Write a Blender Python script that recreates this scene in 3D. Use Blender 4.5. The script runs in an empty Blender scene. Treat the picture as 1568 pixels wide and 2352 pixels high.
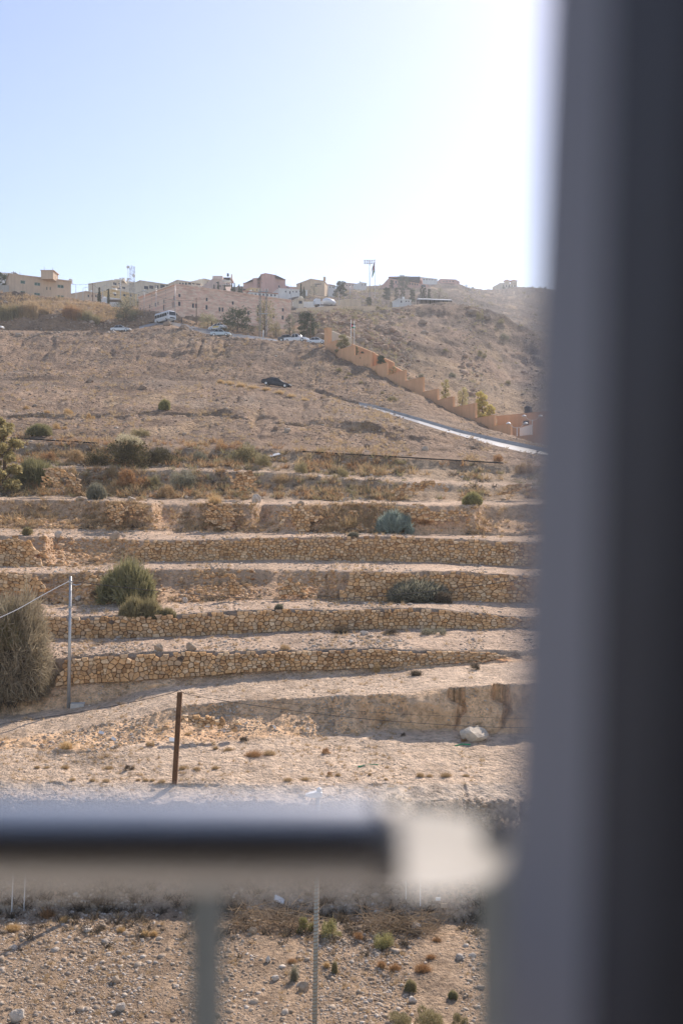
import bpy, math, random
import numpy as np
from mathutils import Vector, Matrix
R = math.radians
random.seed(7)
rng = np.random.default_rng(11)
scene = bpy.context.scene
COL = scene.collection

# ---------------------------------------------------------------- camera, sky, sun, exposure
F = 2287.0            # focal length in working units of a 1568 x 2352 frame (35 mm lens, 24 mm wide sensor)
CX, CY = 784.0, 1176.0
ZC = 13.2             # camera height above the valley floor
cam_d = bpy.data.cameras.new('camera')
cam = bpy.data.objects.new('camera', cam_d); COL.objects.link(cam)
cam.location = (0, 0, ZC); cam.rotation_euler = (R(90), 0, 0)
cam_d.sensor_fit = 'HORIZONTAL'; cam_d.sensor_width = 24.0; cam_d.lens = 35.0
cam_d.clip_start = 0.02; cam_d.clip_end = 20000
cam_d.dof.use_dof = True; cam_d.dof.focus_distance = 70.0
cam_d.dof.aperture_fstop = 1.8
scene.camera = cam

SUN_AZ, SUN_EL = R(29), R(37)          # azimuth clockwise from +Y, elevation
w = bpy.data.worlds.new("World"); scene.world = w; w.use_nodes = True
nt = w.node_tree; bg = nt.nodes['Background']
sky = nt.nodes.new('ShaderNodeTexSky'); sky.sky_type = 'NISHITA'; sky.sun_disc = False
sky.sun_elevation = SUN_EL; sky.sun_rotation = SUN_AZ
sky.altitude = 1000; sky.air_density = 1.0; sky.dust_density = 0.8; sky.ozone_density = 1.0
wb = nt.nodes.new('ShaderNodeMix'); wb.data_type = 'RGBA'; wb.blend_type = 'MULTIPLY'; wb.inputs[0].default_value = 1
wb.inputs[7].default_value = (1.10, .965, .935, 1)      # the camera's warm white balance
nt.links.new(sky.outputs[0], wb.inputs[6]); nt.links.new(wb.outputs[2], bg.inputs[0]); bg.inputs[1].default_value = 0.122
sun_d = bpy.data.lights.new('sun', 'SUN'); sun_d.energy = 3.6; sun_d.angle = R(0.5); sun_d.color = (1.0, 0.89, 0.79)
sun = bpy.data.objects.new('sun', sun_d); COL.objects.link(sun)
sdir = Vector((math.sin(SUN_AZ)*math.cos(SUN_EL), math.cos(SUN_AZ)*math.cos(SUN_EL), math.sin(SUN_EL)))
sun.rotation_euler = sdir.to_track_quat('Z', 'Y').to_euler()
vs = scene.view_settings
vs.view_transform = 'Standard'; vs.look = 'None'; vs.gamma = 1.0; vs.use_curve_mapping = False
vs.exposure = 0.78
scene.cycles.max_bounces = 6; scene.cycles.diffuse_bounces = 4; scene.cycles.volume_bounces = 0
scene.cycles.use_denoising = True
HAZE = 0.00028

# ---------------------------------------------------------------- small helpers
def P(x, y, d):
    """world point seen at (x, y) of the frame, d metres ahead"""
    return np.array([(x-CX)/F*d, d, ZC + (CY-y)/F*d])
def V(x, y, d): return Vector(P(x, y, d))

def tag(o, label=None, cat=None, group=None, kind=None):
    if label: o['label'] = label
    if cat: o['category'] = cat
    if group: o['group'] = group
    if kind: o['kind'] = kind
    return o
def empty(name, loc, rz=0, **k):
    o = bpy.data.objects.new(name, None); COL.objects.link(o); o.empty_display_size = 0.2
    o.location = loc; o.rotation_euler = (0, 0, rz)
    return tag(o, **k)
def link_mesh(name, me, mat=None, parent=None, **k):
    o = bpy.data.objects.new(name, me); COL.objects.link(o)
    if mat is not None and not me.materials: me.materials.append(mat)
    if parent is not None: o.parent = parent
    return tag(o, **k)
def np_mesh(name, verts, faces, smooth=False, attrs=None):
    """verts (n,3) ; faces (m,k) all of the same size k, or a list of such arrays"""
    me = bpy.data.meshes.new(name)
    fl = faces if isinstance(faces, list) else [faces]
    fl = [np.asarray(f, np.int32) for f in fl if len(f)]
    verts = np.asarray(verts, np.float32)
    me.vertices.add(len(verts)); me.vertices.foreach_set('co', verts.ravel())
    idx = np.concatenate([f.ravel() for f in fl])
    tot = np.concatenate([np.full(len(f), f.shape[1], np.int32) for f in fl])
    st = np.concatenate([[0], np.cumsum(tot)[:-1]]).astype(np.int32)
    me.loops.add(len(idx)); me.loops.foreach_set('vertex_index', idx)
    me.polygons.add(len(tot)); me.polygons.foreach_set('loop_start', st); me.polygons.foreach_set('loop_total', tot)
    if smooth: me.polygons.foreach_set('use_smooth', np.ones(len(tot), bool))
    for an, (ty, dom, data) in (attrs or {}).items():
        a = me.attributes.new(an, ty, dom)
        a.data.foreach_set('color' if 'COLOR' in ty else 'value', np.asarray(data, np.float32).ravel())
    me.update(calc_edges=True)
    return me

class MB:
    """collects polygons, links them as one mesh object"""
    def __init__(s): s.v = []; s.f = []
    def quad(s, a, b, c, d):
        n = len(s.v); s.v += [tuple(a), tuple(b), tuple(c), tuple(d)]; s.f.append((n, n+1, n+2, n+3)); return s
    def poly(s, pts):
        n = len(s.v); s.v += [tuple(p) for p in pts]; s.f.append(tuple(range(n, n+len(pts)))); return s
    def box(s, x0, y0, z0, x1, y1, z1, top_in=0.0):
        n = len(s.v); t = top_in
        s.v += [(x0,y0,z0),(x1,y0,z0),(x1,y1,z0),(x0,y1,z0),(x0+t,y0+t,z1),(x1-t,y0+t,z1),(x1-t,y1-t,z1),(x0+t,y1-t,z1)]
        s.f += [tuple(n+i for i in q) for q in ((0,3,2,1),(4,5,6,7),(0,1,5,4),(1,2,6,5),(2,3,7,6),(3,0,4,7))]; return s
    def prism(s, pts, a, b):
        """extrude the outline pts (list of 2-D points x,z) from y=a to y=b"""
        n = len(s.v); k = len(pts)
        s.v += [(p[0], a, p[1]) for p in pts] + [(p[0], b, p[1]) for p in pts]
        s.f.append(tuple(n+i for i in range(k))); s.f.append(tuple(n+k+i for i in reversed(range(k))))
        for i in range(k): j = (i+1) % k; s.f.append((n+j, n+i, n+k+i, n+k+j))
        return s
    def vprism(s, pts, z0, z1):
        n = len(s.v); k = len(pts)
        zz = z1 if isinstance(z1, (list, tuple)) else [z1]*k
        s.v += [(p[0], p[1], z0) for p in pts] + [(p[0], p[1], z) for p, z in zip(pts, zz)]
        s.f.append(tuple(n+i for i in reversed(range(k)))); s.f.append(tuple(n+k+i for i in range(k)))
        for i in range(k): j = (i+1) % k; s.f.append((n+i, n+j, n+k+j, n+k+i))
        return s
    def tube(s, path, r, seg=8, caps=True):
        path = [Vector(p) for p in path]; n0 = len(s.v); m = len(path)
        rr = r if isinstance(r, (list, tuple)) else [r]*m
        up0 = None
        for i, p in enumerate(path):
            d = (path[min(i+1, m-1)]-path[max(i-1, 0)]).normalized()
            if up0 is None:
                up0 = Vector((0,0,1)) if abs(d.z) < .9 else Vector((1,0,0))
            a = d.cross(up0)
            if a.length < 1e-4: a = d.cross(Vector((0,1,0)))
            a.normalize(); b = a.cross(d).normalized(); up0 = b
            for k in range(seg):
                t = 2*math.pi*k/seg; q = p+(a*math.cos(t)+b*math.sin(t))*rr[i]; s.v.append(tuple(q))
        for i in range(m-1):
            for k in range(seg):
                k2 = (k+1) % seg; s.f.append((n0+i*seg+k, n0+i*seg+k2, n0+(i+1)*seg+k2, n0+(i+1)*seg+k))
        if caps:
            s.f.append(tuple(n0+k for k in reversed(range(seg)))); s.f.append(tuple(n0+(m-1)*seg+k for k in range(seg)))
        return s
    def lathe(s, prof, seg=10, cx=0, cy=0):
        n0 = len(s.v); m = len(prof)
        for r, z in prof:
            for k in range(seg):
                t = 2*math.pi*k/seg; s.v.append((cx+r*math.cos(t), cy+r*math.sin(t), z))
        for i in range(m-1):
            for k in range(seg):
                k2 = (k+1) % seg; s.f.append((n0+i*seg+k, n0+i*seg+k2, n0+(i+1)*seg+k2, n0+(i+1)*seg+k))
        s.f.append(tuple(n0+k for k in reversed(range(seg)))); s.f.append(tuple(n0+(m-1)*seg+k for k in range(seg)))
        return s
    def move(s, M, start=0):
        for i in range(start, len(s.v)): s.v[i] = tuple(M @ Vector(s.v[i]))
        return s
    def mesh(s, name, smooth=False):
        me = bpy.data.meshes.new(name); me.from_pydata(s.v, [], s.f); me.update()
        if smooth: me.polygons.foreach_set('use_smooth', np.ones(len(me.polygons), bool))
        return me
    def build(s, name, mat=None, parent=None, smooth=False, **k):
        return link_mesh(name, s.mesh(name, smooth), mat, parent, **k)

# ---------------------------------------------------------------- noise
_perm = rng.permutation(4096)
def _hash(ix, iy, iz): return _perm[(_perm[(_perm[ix & 4095]+iy) & 4095]+iz) & 4095]/4095.0*2-1
def vnoise(x, y, z=None):
    x = np.asarray(x, float); y = np.asarray(y, float); z = np.zeros_like(x) if z is None else np.asarray(z, float)
    xi, yi, zi = np.floor(x).astype(int), np.floor(y).astype(int), np.floor(z).astype(int)
    fx, fy, fz = x-xi, y-yi, z-zi
    fx, fy, fz = fx*fx*fx*(fx*(fx*6-15)+10), fy*fy*fy*(fy*(fy*6-15)+10), fz*fz*fz*(fz*(fz*6-15)+10)
    def h(a, b, c): return _hash(xi+a, yi+b, zi+c)
    return ((h(0,0,0)*(1-fx)+h(1,0,0)*fx)*(1-fy)+(h(0,1,0)*(1-fx)+h(1,1,0)*fx)*fy)*(1-fz) + \
           ((h(0,0,1)*(1-fx)+h(1,0,1)*fx)*(1-fy)+(h(0,1,1)*(1-fx)+h(1,1,1)*fx)*fy)*fz
def fbm(x, y, z=None, o=4):
    s = 0; a = 1; n = 0
    for k in range(o):
        s = s+a*vnoise(np.asarray(x)*2**k+17.3*k, np.asarray(y)*2**k+5.1*k, None if z is None else np.asarray(z)*2**k); n += a; a *= .5
    return s/n

# ---------------------------------------------------------------- materials
def new_mat(name, rough=0.9, spec=0.2):
    m = bpy.data.materials.new(name); m.use_nodes = True
    b = m.node_tree.nodes['Principled BSDF']; b.inputs['Roughness'].default_value = rough
    b.inputs['Specular IOR Level'].default_value = spec
    return m, m.node_tree, b
def N(nt, t, **k):
    n = nt.nodes.new(t)
    for a, b in k.items(): setattr(n, a, b)
    return n
def ramp(nt, fac, stops):
    r = N(nt, 'ShaderNodeValToRGB'); e = r.color_ramp.elements
    e[0].position, e[0].color = stops[0][0], (*stops[0][1], 1); e[1].position, e[1].color = stops[-1][0], (*stops[-1][1], 1)
    for p, c in stops[1:-1]: q = e.new(p); q.color = (*c, 1)
    nt.links.new(fac, r.inputs[0]); return r.outputs[0]
def tex(nt, kind, scale, coord, detail=4, rough=.6, **k):
    n = N(nt, 'ShaderNodeTex'+kind, **k); n.inputs['Scale'].default_value = scale
    if 'Detail' in n.inputs: n.inputs['Detail'].default_value = detail
    if 'Roughness' in n.inputs: n.inputs['Roughness'].default_value = rough
    nt.links.new(coord, n.inputs['Vector']); return n
def mix(nt, mode, fac, a, b):
    n = N(nt, 'ShaderNodeMix', data_type='RGBA', blend_type=mode)
    for s, v in ((n.inputs[0], fac), (n.inputs[6], a), (n.inputs[7], b)):
        if isinstance(v, (int, float)): s.default_value = v
        elif isinstance(v, tuple): s.default_value = (*v, 1)
        else: nt.links.new(v, s)
    return n.outputs[2]
def plain(name, col, rough=.7, spec=.3, metal=0, var=.12, scale=3.0, bump=0.0, coat=0):
    """a painted, plastered or metal surface with mottling and fine relief"""
    m, nt, b = new_mat(name, rough, spec); b.inputs['Metallic'].default_value = metal
    co = N(nt, 'ShaderNodeTexCoord').outputs['Object']
    n = tex(nt, 'Noise', scale, co, 5, .65)
    c = ramp(nt, n.outputs[0], [(.3, tuple(v*(1-var) for v in col)), (.7, tuple(min(1, v*(1+var)) for v in col))])
    nt.links.new(c, b.inputs['Base Color'])
    if coat: b.inputs['Coat Weight'].default_value = coat; b.inputs['Coat Roughness'].default_value = .08
    if bump:
        bp = N(nt, 'ShaderNodeBump'); bp.inputs['Strength'].default_value = bump; bp.inputs['Distance'].default_value = .05
        nt.links.new(tex(nt, 'Noise', scale*8, co, 6).outputs[0], bp.inputs['Height']); nt.links.new(bp.outputs[0], b.inputs['Normal'])
    return m
def stucco(name, col, stain=.25, bump=.3):
    """plaster with rain streaks and blotches"""
    m, nt, b = new_mat(name, .92, .1)
    co = N(nt, 'ShaderNodeTexCoord').outputs['Object']
    mp = N(nt, 'ShaderNodeMapping'); mp.inputs['Scale'].default_value = (1, 1, .12); nt.links.new(co, mp.inputs[0])
    n1 = tex(nt, 'Noise', .35, co, 5, .7); n2 = tex(nt, 'Noise', 1.6, mp.outputs[0], 4, .6)
    c = ramp(nt, n1.outputs[0], [(.3, tuple(v*(1-stain*.6) for v in col)), (.65, col)])
    c = mix(nt, 'MULTIPLY', stain, c, ramp(nt, n2.outputs[0], [(.35, (.55,.5,.45)), (.6, (1,1,1))]))
    nt.links.new(c, b.inputs['Base Color'])
    bp = N(nt, 'ShaderNodeBump'); bp.inputs['Strength'].default_value = bump; bp.inputs['Distance'].default_value = .02
    nt.links.new(tex(nt, 'Noise', 9, co, 6).outputs[0], bp.inputs['Height']); nt.links.new(bp.outputs[0], b.inputs['Normal'])
    return m
def leafy(name, cols, rough=.7, trans=0.42, scale=6):
    m, nt, b = new_mat(name, rough, .15)
    g = N(nt, 'ShaderNodeNewGeometry'); oi = N(nt, 'ShaderNodeObjectInfo')
    a = N(nt, 'ShaderNodeMath', operation='MULTIPLY_ADD'); nt.links.new(g.outputs['Random Per Island'], a.inputs[0]); a.inputs[1].default_value = .75
    q = N(nt, 'ShaderNodeMath', operation='MULTIPLY'); nt.links.new(oi.outputs['Random'], q.inputs[0]); q.inputs[1].default_value = .25
    nt.links.new(q.outputs[0], a.inputs[2])
    k = len(cols); c = ramp(nt, a.outputs[0], [(i/(k-1), cc) for i, cc in enumerate(cols)])
    nt.links.new(c, b.inputs['Base Color'])
    tr = N(nt, 'ShaderNodeBsdfTranslucent'); nt.links.new(c, tr.inputs[0])
    mx = N(nt, 'ShaderNodeMixShader'); mx.inputs[0].default_value = trans
    nt.links.new(b.outputs[0], mx.inputs[1]); nt.links.new(tr.outputs[0], mx.inputs[2])
    nt.links.new(mx.outputs[0], nt.nodes['Material Output'].inputs[0])
    return m

def terrain_mat(name, peb, big, bump=.6, contrast=.5):
    """soil: vertex tint gives the kind of earth, textures give pebbles, clods and blotches; peb/big = texture scales per metre"""
    m, nt, b = new_mat(name, .95, .1)
    g = N(nt, 'ShaderNodeNewGeometry').outputs['Position']
    at = N(nt, 'ShaderNodeAttribute', attribute_name='tint').outputs['Color']
    n1 = tex(nt, 'Noise', big, g, 8, .68)
    n2 = tex(nt, 'Noise', peb*.6, g, 6, .7)
    vo = tex(nt, 'Voronoi', peb, g, feature='F1')
    vo2 = tex(nt, 'Voronoi', peb*.33, g, feature='F1')
    c = mix(nt, 'MULTIPLY', contrast, at, ramp(nt, n1.outputs[0], [(.3, (.52,.49,.46)), (.5, (.95,.95,.95)), (.72, (1.25,1.2,1.13))]))
    c = mix(nt, 'MULTIPLY', .8*contrast, c, ramp(nt, n2.outputs[0], [(.35, (.55,.52,.5)), (.62, (1.2,1.18,1.15))]))
    # single stones: each cell its own tone
    sc = N(nt, 'ShaderNodeSeparateColor'); nt.links.new(vo.outputs['Color'], sc.inputs[0])
    st = ramp(nt, sc.outputs[0], [(0, (.7,.66,.62)), (.7, (1.0,1.0,1.0)), (.85, (1.25,1.25,1.25)), (1, (1.6,1.6,1.62))])
    c = mix(nt, 'MULTIPLY', .55, c, st)
    sc2 = N(nt, 'ShaderNodeSeparateColor'); nt.links.new(vo2.outputs['Color'], sc2.inputs[0])
    c = mix(nt, 'MULTIPLY', .35, c, ramp(nt, sc2.outputs[1], [(0, (.7,.66,.62)), (.8, (1.05,1.05,1.05)), (1, (1.4,1.38,1.36))]))
    nt.links.new(c, b.inputs['Base Color'])
    h = N(nt, 'ShaderNodeMath', operation='MULTIPLY_ADD'); nt.links.new(vo.outputs['Distance'], h.inputs[0]); h.inputs[1].default_value = -.8
    nt.links.new(n2.outputs[0], h.inputs[2])
    h2 = N(nt, 'ShaderNodeMath', operation='MULTIPLY_ADD'); nt.links.new(vo2.outputs['Distance'], h2.inputs[0]); h2.inputs[1].default_value = -1.0
    nt.links.new(h.outputs[0], h2.inputs[2])
    bp = N(nt, 'ShaderNodeBump'); bp.inputs['Strength'].default_value = bump; bp.inputs['Distance'].default_value = .5/peb
    nt.links.new(h2.outputs[0], bp.inputs['Height']); nt.links.new(bp.outputs[0], b.inputs['Normal'])
    return m
# ================================================================= THE LAND
# Survey lines across the valley, near to far.  Each is a list of (bearing x, height mark y, distance D);
# the ground is lofted between them.  zone = what the strip beyond the line is made of.
def flat(D, z): return [(x, CY - z*F/D, D) for x in (0, 1300)]
def off(row, dy, dD): return [(x, y+dy, D+dD) for x, y, D in row]
L = {}
L['near0'] = flat(4, -13.2)
L['near1'] = flat(21, -13.15)
L['emb_foot'] = [(0,2092,32.3),(500,2090,32.3),(900,2112,31.6),(1250,2120,31.6)]
L['emb_lip'] = [(0,1838,34.9),(200,1842,34.8),(600,1846,34.7),(1250,1840,34.8)]
L['berm'] = [(0,1792,36.3),(200,1800,36.2),(600,1806,36.1),(1250,1800,36.2)]
L['field'] = [(0,1755,38.3),(600,1756,38.3),(1250,1752,38.4)]
L['cliff_foot'] = [(0,1725,40),(61,1714,40.5),(135,1728,39.3),(226,1728,39.3),(328,1704,41),(410,1704,41.2),(574,1698,41.5),(741,1689,42),(913,1678,42.3),(999,1676,42.3),(1128,1685,42),(1250,1688,42)]
L['cliff_lip'] = [(0,1700,42.5),(100,1690,42.5),(197,1671,42.5),(287,1654,43),(414,1622,43.2),(574,1609,43.5),(741,1603,43.6),(845,1597,43.3),(948,1592,43),(1042,1580,42.9),(1171,1573,42.8),(1300,1570,42.8)]
L['track_back'] = [(0,1645,47),(100,1632,47),(160,1624,47.2),(246,1612,47.5),(349,1580,47.8),(615,1552,48),(827,1548,48),(999,1532,48.3),(1150,1522,48.5),(1300,1516,48.5)]
L['w5b'] = [(0,1600,48),(100,1580,48.2),(156,1568,48.3),(287,1562,48.5),(451,1550,48.6),(615,1537,48.6),(741,1535,48.6),(913,1530,48.7),(1042,1520,48.9),(1150,1512,49),(1300,1505,49)]
L['w5t'] = [(0,1540,49),(100,1520,49),(135,1513,49),(246,1504,49),(349,1498,49.1),(615,1495,49.1),(827,1490,49.2),(999,1494,49.3),(1150,1495,49.4),(1300,1494,49.5)]
L['w4b'] = [(0,1475,54),(103,1462,54.2),(164,1464,54.2),(287,1463,54.3),(410,1459,54.4),(615,1451,54.6),(741,1444,54.8),(913,1442,54.8),(1085,1442,54.8),(1300,1442,54.8)]
L['w4t'] = [(0,1425,55),(66,1414,55),(164,1416,55),(287,1413,55),(410,1411,55),(533,1404,55.1),(640,1400,55.2),(786,1402,55.2),(957,1395,55.2),(1085,1406,55.2),(1189,1418,55.2),(1300,1420,55.2)]
L['w3b'] = [(0,1382,60),(123,1387,59.8),(246,1389,59.8),(410,1386,60),(615,1377,60.2),(871,1381,60.2),(1042,1379,60.2),(1197,1383,60),(1300,1385,60)]
L['w3t'] = [(0,1314,61.5),(115,1317,61.5),(197,1315,61.5),(328,1308,61.6),(492,1308,61.7),(612,1309,61.7),(786,1313,61.5),(913,1315,61.4),(1042,1311,61.4),(1171,1321,61.4),(1300,1325,61.4)]
L['w2b'] = [(0,1299,67),(164,1302,67),(328,1289,67.8),(640,1284,68),(827,1287,68),(999,1291,68),(1171,1300,67.5),(1300,1303,67.5)]
L['w2t'] = [(0,1230,68.9),(82,1233,68.9),(200,1238,69),(320,1241,68.9),(451,1241,68.8),(640,1235,68.8),(871,1232,68.8),(1042,1239,68.8),(1197,1245,68.8),(1300,1248,68.8)]
L['w1b'] = [(0,1212,75),(164,1216,75),(369,1221,75),(640,1224,74.8),(957,1227,74.8),(1197,1231,74.8),(1300,1233,74.8)]
L['w1t'] = [(0,1148,77),(164,1150,77),(328,1156,77),(492,1158,77),(640,1160,77),(827,1157,77),(999,1161,77),(1197,1159,77),(1300,1159,77)]
L['t0b'] = [(0,1140,83),(640,1149,83),(1197,1150,83)]
L['t0t'] = [(0,1074,87),(215,1076,87),(472,1082,87),(644,1085,87),(827,1102,86),(1042,1113,86),(1257,1120,86)]
L['tp_b'] = [(0,1066,91),(472,1074,91),(827,1094,90),(1257,1112,90)]
L['tp_t'] = [(0,1013,95),(215,1020,95),(387,1028,95),(515,1030,95),(670,1035,95),(784,1041,95),(956,1053,94),(1171,1067,94),(1300,1075,94)]
L['tp_e'] = [(0,1003,100),(387,1016,100),(670,1022,100),(784,1030,100),(956,1043,99),(1171,1059,98),(1300,1068,98)]
L['led_b'] = [(0,955,118),(300,957,119),(500,955,119),(560,965,118),(700,980,115),(760,975,115),(860,1000,112),(1000,1022,110),(1171,1045,107),(1300,1060,106)]
L['led_t'] = [(0,950,119.5),(300,950,120.5),(500,948,120.5),(560,949,119.5),(700,966,116.5),(760,954,117),(800,962,116),(860,982,114),(900,989,113),(1000,1015,112),(1171,1040,109),(1300,1056,108)]
L['road_f'] = [(0,880,160),(300,878,162),(500,880,163),(600,887,163),(700,900,160),(800,927,148),(860,940,141),(960,971,129),(1050,1000,123),(1150,1026,118.5),(1250,1050,115),(1350,1074,112)]
L['road_b'] = [(0,876,166),(300,874,168),(500,876,169),(600,883,168),(700,896,165),(800,923,152.5),(860,935.5,145),(960,965,133),(1050,992,127),(1150,1016,122.5),(1250,1037,119),(1350,1059,116)]
L['kerb_t'] = [(0,873,168),(300,871,170),(500,873,171),(600,880,170),(700,893,167),(800,919,153),(860,930,145.3),(960,959,133.4),(1050,985.5,127.4),(1150,1008,122.9),(1250,1028.5,119.4),(1350,1050,116.4)]
L['mid'] = [(0,835,190),(60,838,190),(130,846,186),(200,825,195),(400,815,198),(600,800,198),(700,797,196),(745,798,194),(774,823,189),(810,839,184),(851,853,179),(893,873,173),(930,892,167),(969,915,162),(1003,935,158),(1038,952,153),(1089,976,147),(1134,997,142),(1171,1010,139),(1257,1030,132),(1350,1050,127)]
L['crest'] = [(0,755,226),(60,770,224),(130,764,224),(250,765,223),(300,763,222),(383,754,221),(420,757,220),(488,772,215),(530,777,213),(600,782,210),(655,786,207),(700,790,204),(745,794,200),(774,818,196),(851,848,186),(969,910,169),(1089,970,154),(1171,1004,146),(1257,1025,139),(1350,1046,134)]
L['hroad_f'] = [(0,757,234),(130,763,233),(250,765,232),(300,760,232),(360,744,239),(400,747,235),(488,770,223),(570,776,218),(655,785.5,213),(700,789,210),(745,793,206),(774,812,203),(851,843,194),(969,905,178),(1089,966,163),(1171,1000,156),(1257,1020,151)]
L['hroad_b'] = [(0,758,242),(250,760,240),(300,753,240),(360,738,247),(400,740,243),(488,758,231),(570,771.5,224),(655,783,219),(700,788,216),(745,790,211),(774,800,208),(851,835,200),(969,900,186),(1089,960,172),(1171,990,168),(1257,1010,165)]
L['bank_t'] = [(0,721,246),(66,717,246),(109,719,246),(164,721,246),(205,730,246),(225,746,246),(250,735,247),(300,729,249),(340,724,250),(403,725,249),(500,739,256),(600,756,262),(668,766,262),(700,776,235),(745,770,225),(774,775,225),(851,810,222),(969,865,215),(1089,920,205),(1171,955,200),(1257,965,200)]
L['brow'] = [(0,672,272),(33,671,272),(82,677,272),(161,687,272),(202,692,272),(241,701,272),(262,708,272),(318,713,274),(403,718,275),(600,748,290),(668,751,292),(700,752,270),(745,742,258),(851,768,258),(969,800,255),(1089,850,245),(1171,890,240),(1257,900,240)]
L['q2'] = [(0,676,300),(262,712,300),(403,712,310),(600,735,305),(668,735,305),(745,722,290),(851,735,290),(969,748,290),(1089,780,285),(1171,830,280),(1257,840,280)]
L['ridge'] = [(0,690,330),(262,710,330),(403,700,330),(668,716,325),(745,716,322),(798,714,322),(876,712,324),(918,707,326),(977,701,328),(1034,695,330),(1111,709,325),(1157,723,315),(1174,744,310),(1227,760,305),(1257,800,300)]
L['dip'] = [(0,700,370),(262,705,370),(403,690,370),(668,700,365),(745,705,362),(876,708,360),(977,703,360),(1034,700,362),(1111,718,360),(1174,752,350),(1257,790,345)]
L['town1'] = [(0,690,430),(160,694,430),(240,694,430),(300,690,420),(403,678,430),(560,668,450),(700,680,430),(760,690,430),(870,695,430),(977,697,430),(1034,700,430),(1111,715,440),(1174,735,440),(1257,750,440)]
L['town2'] = [(0,682,520),(240,686,520),(400,668,520),(560,660,520),(700,664,520),(760,672,520),(870,672,520),(977,675,520),(1034,680,520),(1111,692,560),(1257,714,560)]
L['sky1'] = [(0,688,620),(240,690,620),(400,672,620),(560,664,600),(735,668,600),(800,661,600),(860,656,600),(981,652,620),(1051,652,640),(1087,664,700),(1146,665,800),(1192,659,850),(1238,661,850),(1270,665,850),(1400,668,850)]
L['beyond'] = [(0,720,900),(600,720,900),(981,700,1000),(1400,700,1150)]
order = list(L)
# zone of the strip that starts at each line, longest wave of its relief (m), relief strength, rows per working unit
Z = dict(near0=('gravel',1.5,.5), near1=('gravel',2.2,1.0), emb_foot=('rubble',1.6,1.5), emb_lip=('rubble2',1.2,1.5), berm=('sand',1.8,.8), field=('sand',1.5,.5),
  cliff_foot=('clay',1.6,1.7), cliff_lip=('sand',1.2,.4), track_back=('clay',1.0,1.0), w5b=('wallback',.5,.4), w5t=('tread',1.5,.9),
  w4b=('wallback',.5,.4), w4t=('tread',1.2,.7), w3b=('bank',1.8,1.4), w3t=('tread',1.2,.7), w2b=('bank',1.8,1.2), w2t=('tread',1.2,.7),
  w1b=('bank',2.0,1.5), w1t=('tread',1.2,.9), t0b=('scrub',2.2,1.6), t0t=('tread',1.5,1.0), tp_b=('scrub',2.2,1.6), tp_t=('slope',1.5,.8),
  tp_e=('slope',5,1.3), led_b=('ledge',1.6,1.2), led_t=('slope',9,1.7), road_f=('slope',0.5,.05), road_b=('slope',.5,.05), kerb_t=('slope',9,1.8),
  mid=('slope',10,1.9), crest=('slope',2,.8), hroad_f=('slope',1.5,.5), hroad_b=('bankh',4,1.3), bank_t=('scrubh',7,1.8), brow=('quarry',14,2.2),
  q2=('quarry',16,2.0), ridge=('far',14,1.2), dip=('far',16,.8), town1=('far',24,.9), town2=('far',40,.9), sky1=('far',40,.6), beyond=('far',40,.5))
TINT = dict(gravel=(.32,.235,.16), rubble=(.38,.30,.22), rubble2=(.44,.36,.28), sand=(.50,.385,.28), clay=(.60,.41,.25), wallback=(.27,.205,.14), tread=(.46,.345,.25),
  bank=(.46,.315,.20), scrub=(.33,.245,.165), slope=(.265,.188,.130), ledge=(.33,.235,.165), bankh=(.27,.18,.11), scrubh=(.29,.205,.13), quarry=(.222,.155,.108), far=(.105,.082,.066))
# bearings: dense inside the picture, coarse outside
xs = np.concatenate([np.arange(-700, -60, 40), np.arange(-60, 1330, 2.6), np.arange(1330, 2400, 40)]).astype(float)
tt = (xs-CX)/F
def line(name):
    a = np.array(L[name], float)
    y = np.interp(xs, a[:,0], a[:,1]); D = np.interp(xs, a[:,0], a[:,2])
    return y, D
def wob(i, x, amp, lam): return amp*fbm(x/lam+31.7*i, np.full_like(x, 3.3*i), o=4)
TALUS = dict(w3t=(1.7, ((255, 775),)), w2t=(1.9, ((104, 305),)), w1t=(1.8, ((-700, 240), (350, 455), (580, 630), (1090, 2400))), t0t=(1.2, ((-700, 2400),)), tp_t=(1.2, ((-700, 2400),)), cliff_lip=(.6, ((60, 790),)))
gY, gZ, gt, gzone, glam, gstr, gline = [], [], [], [], [], [], {}
zones = sorted(set(v[0] for v in Z.values()))
prev = None; rowcount = 0
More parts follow.
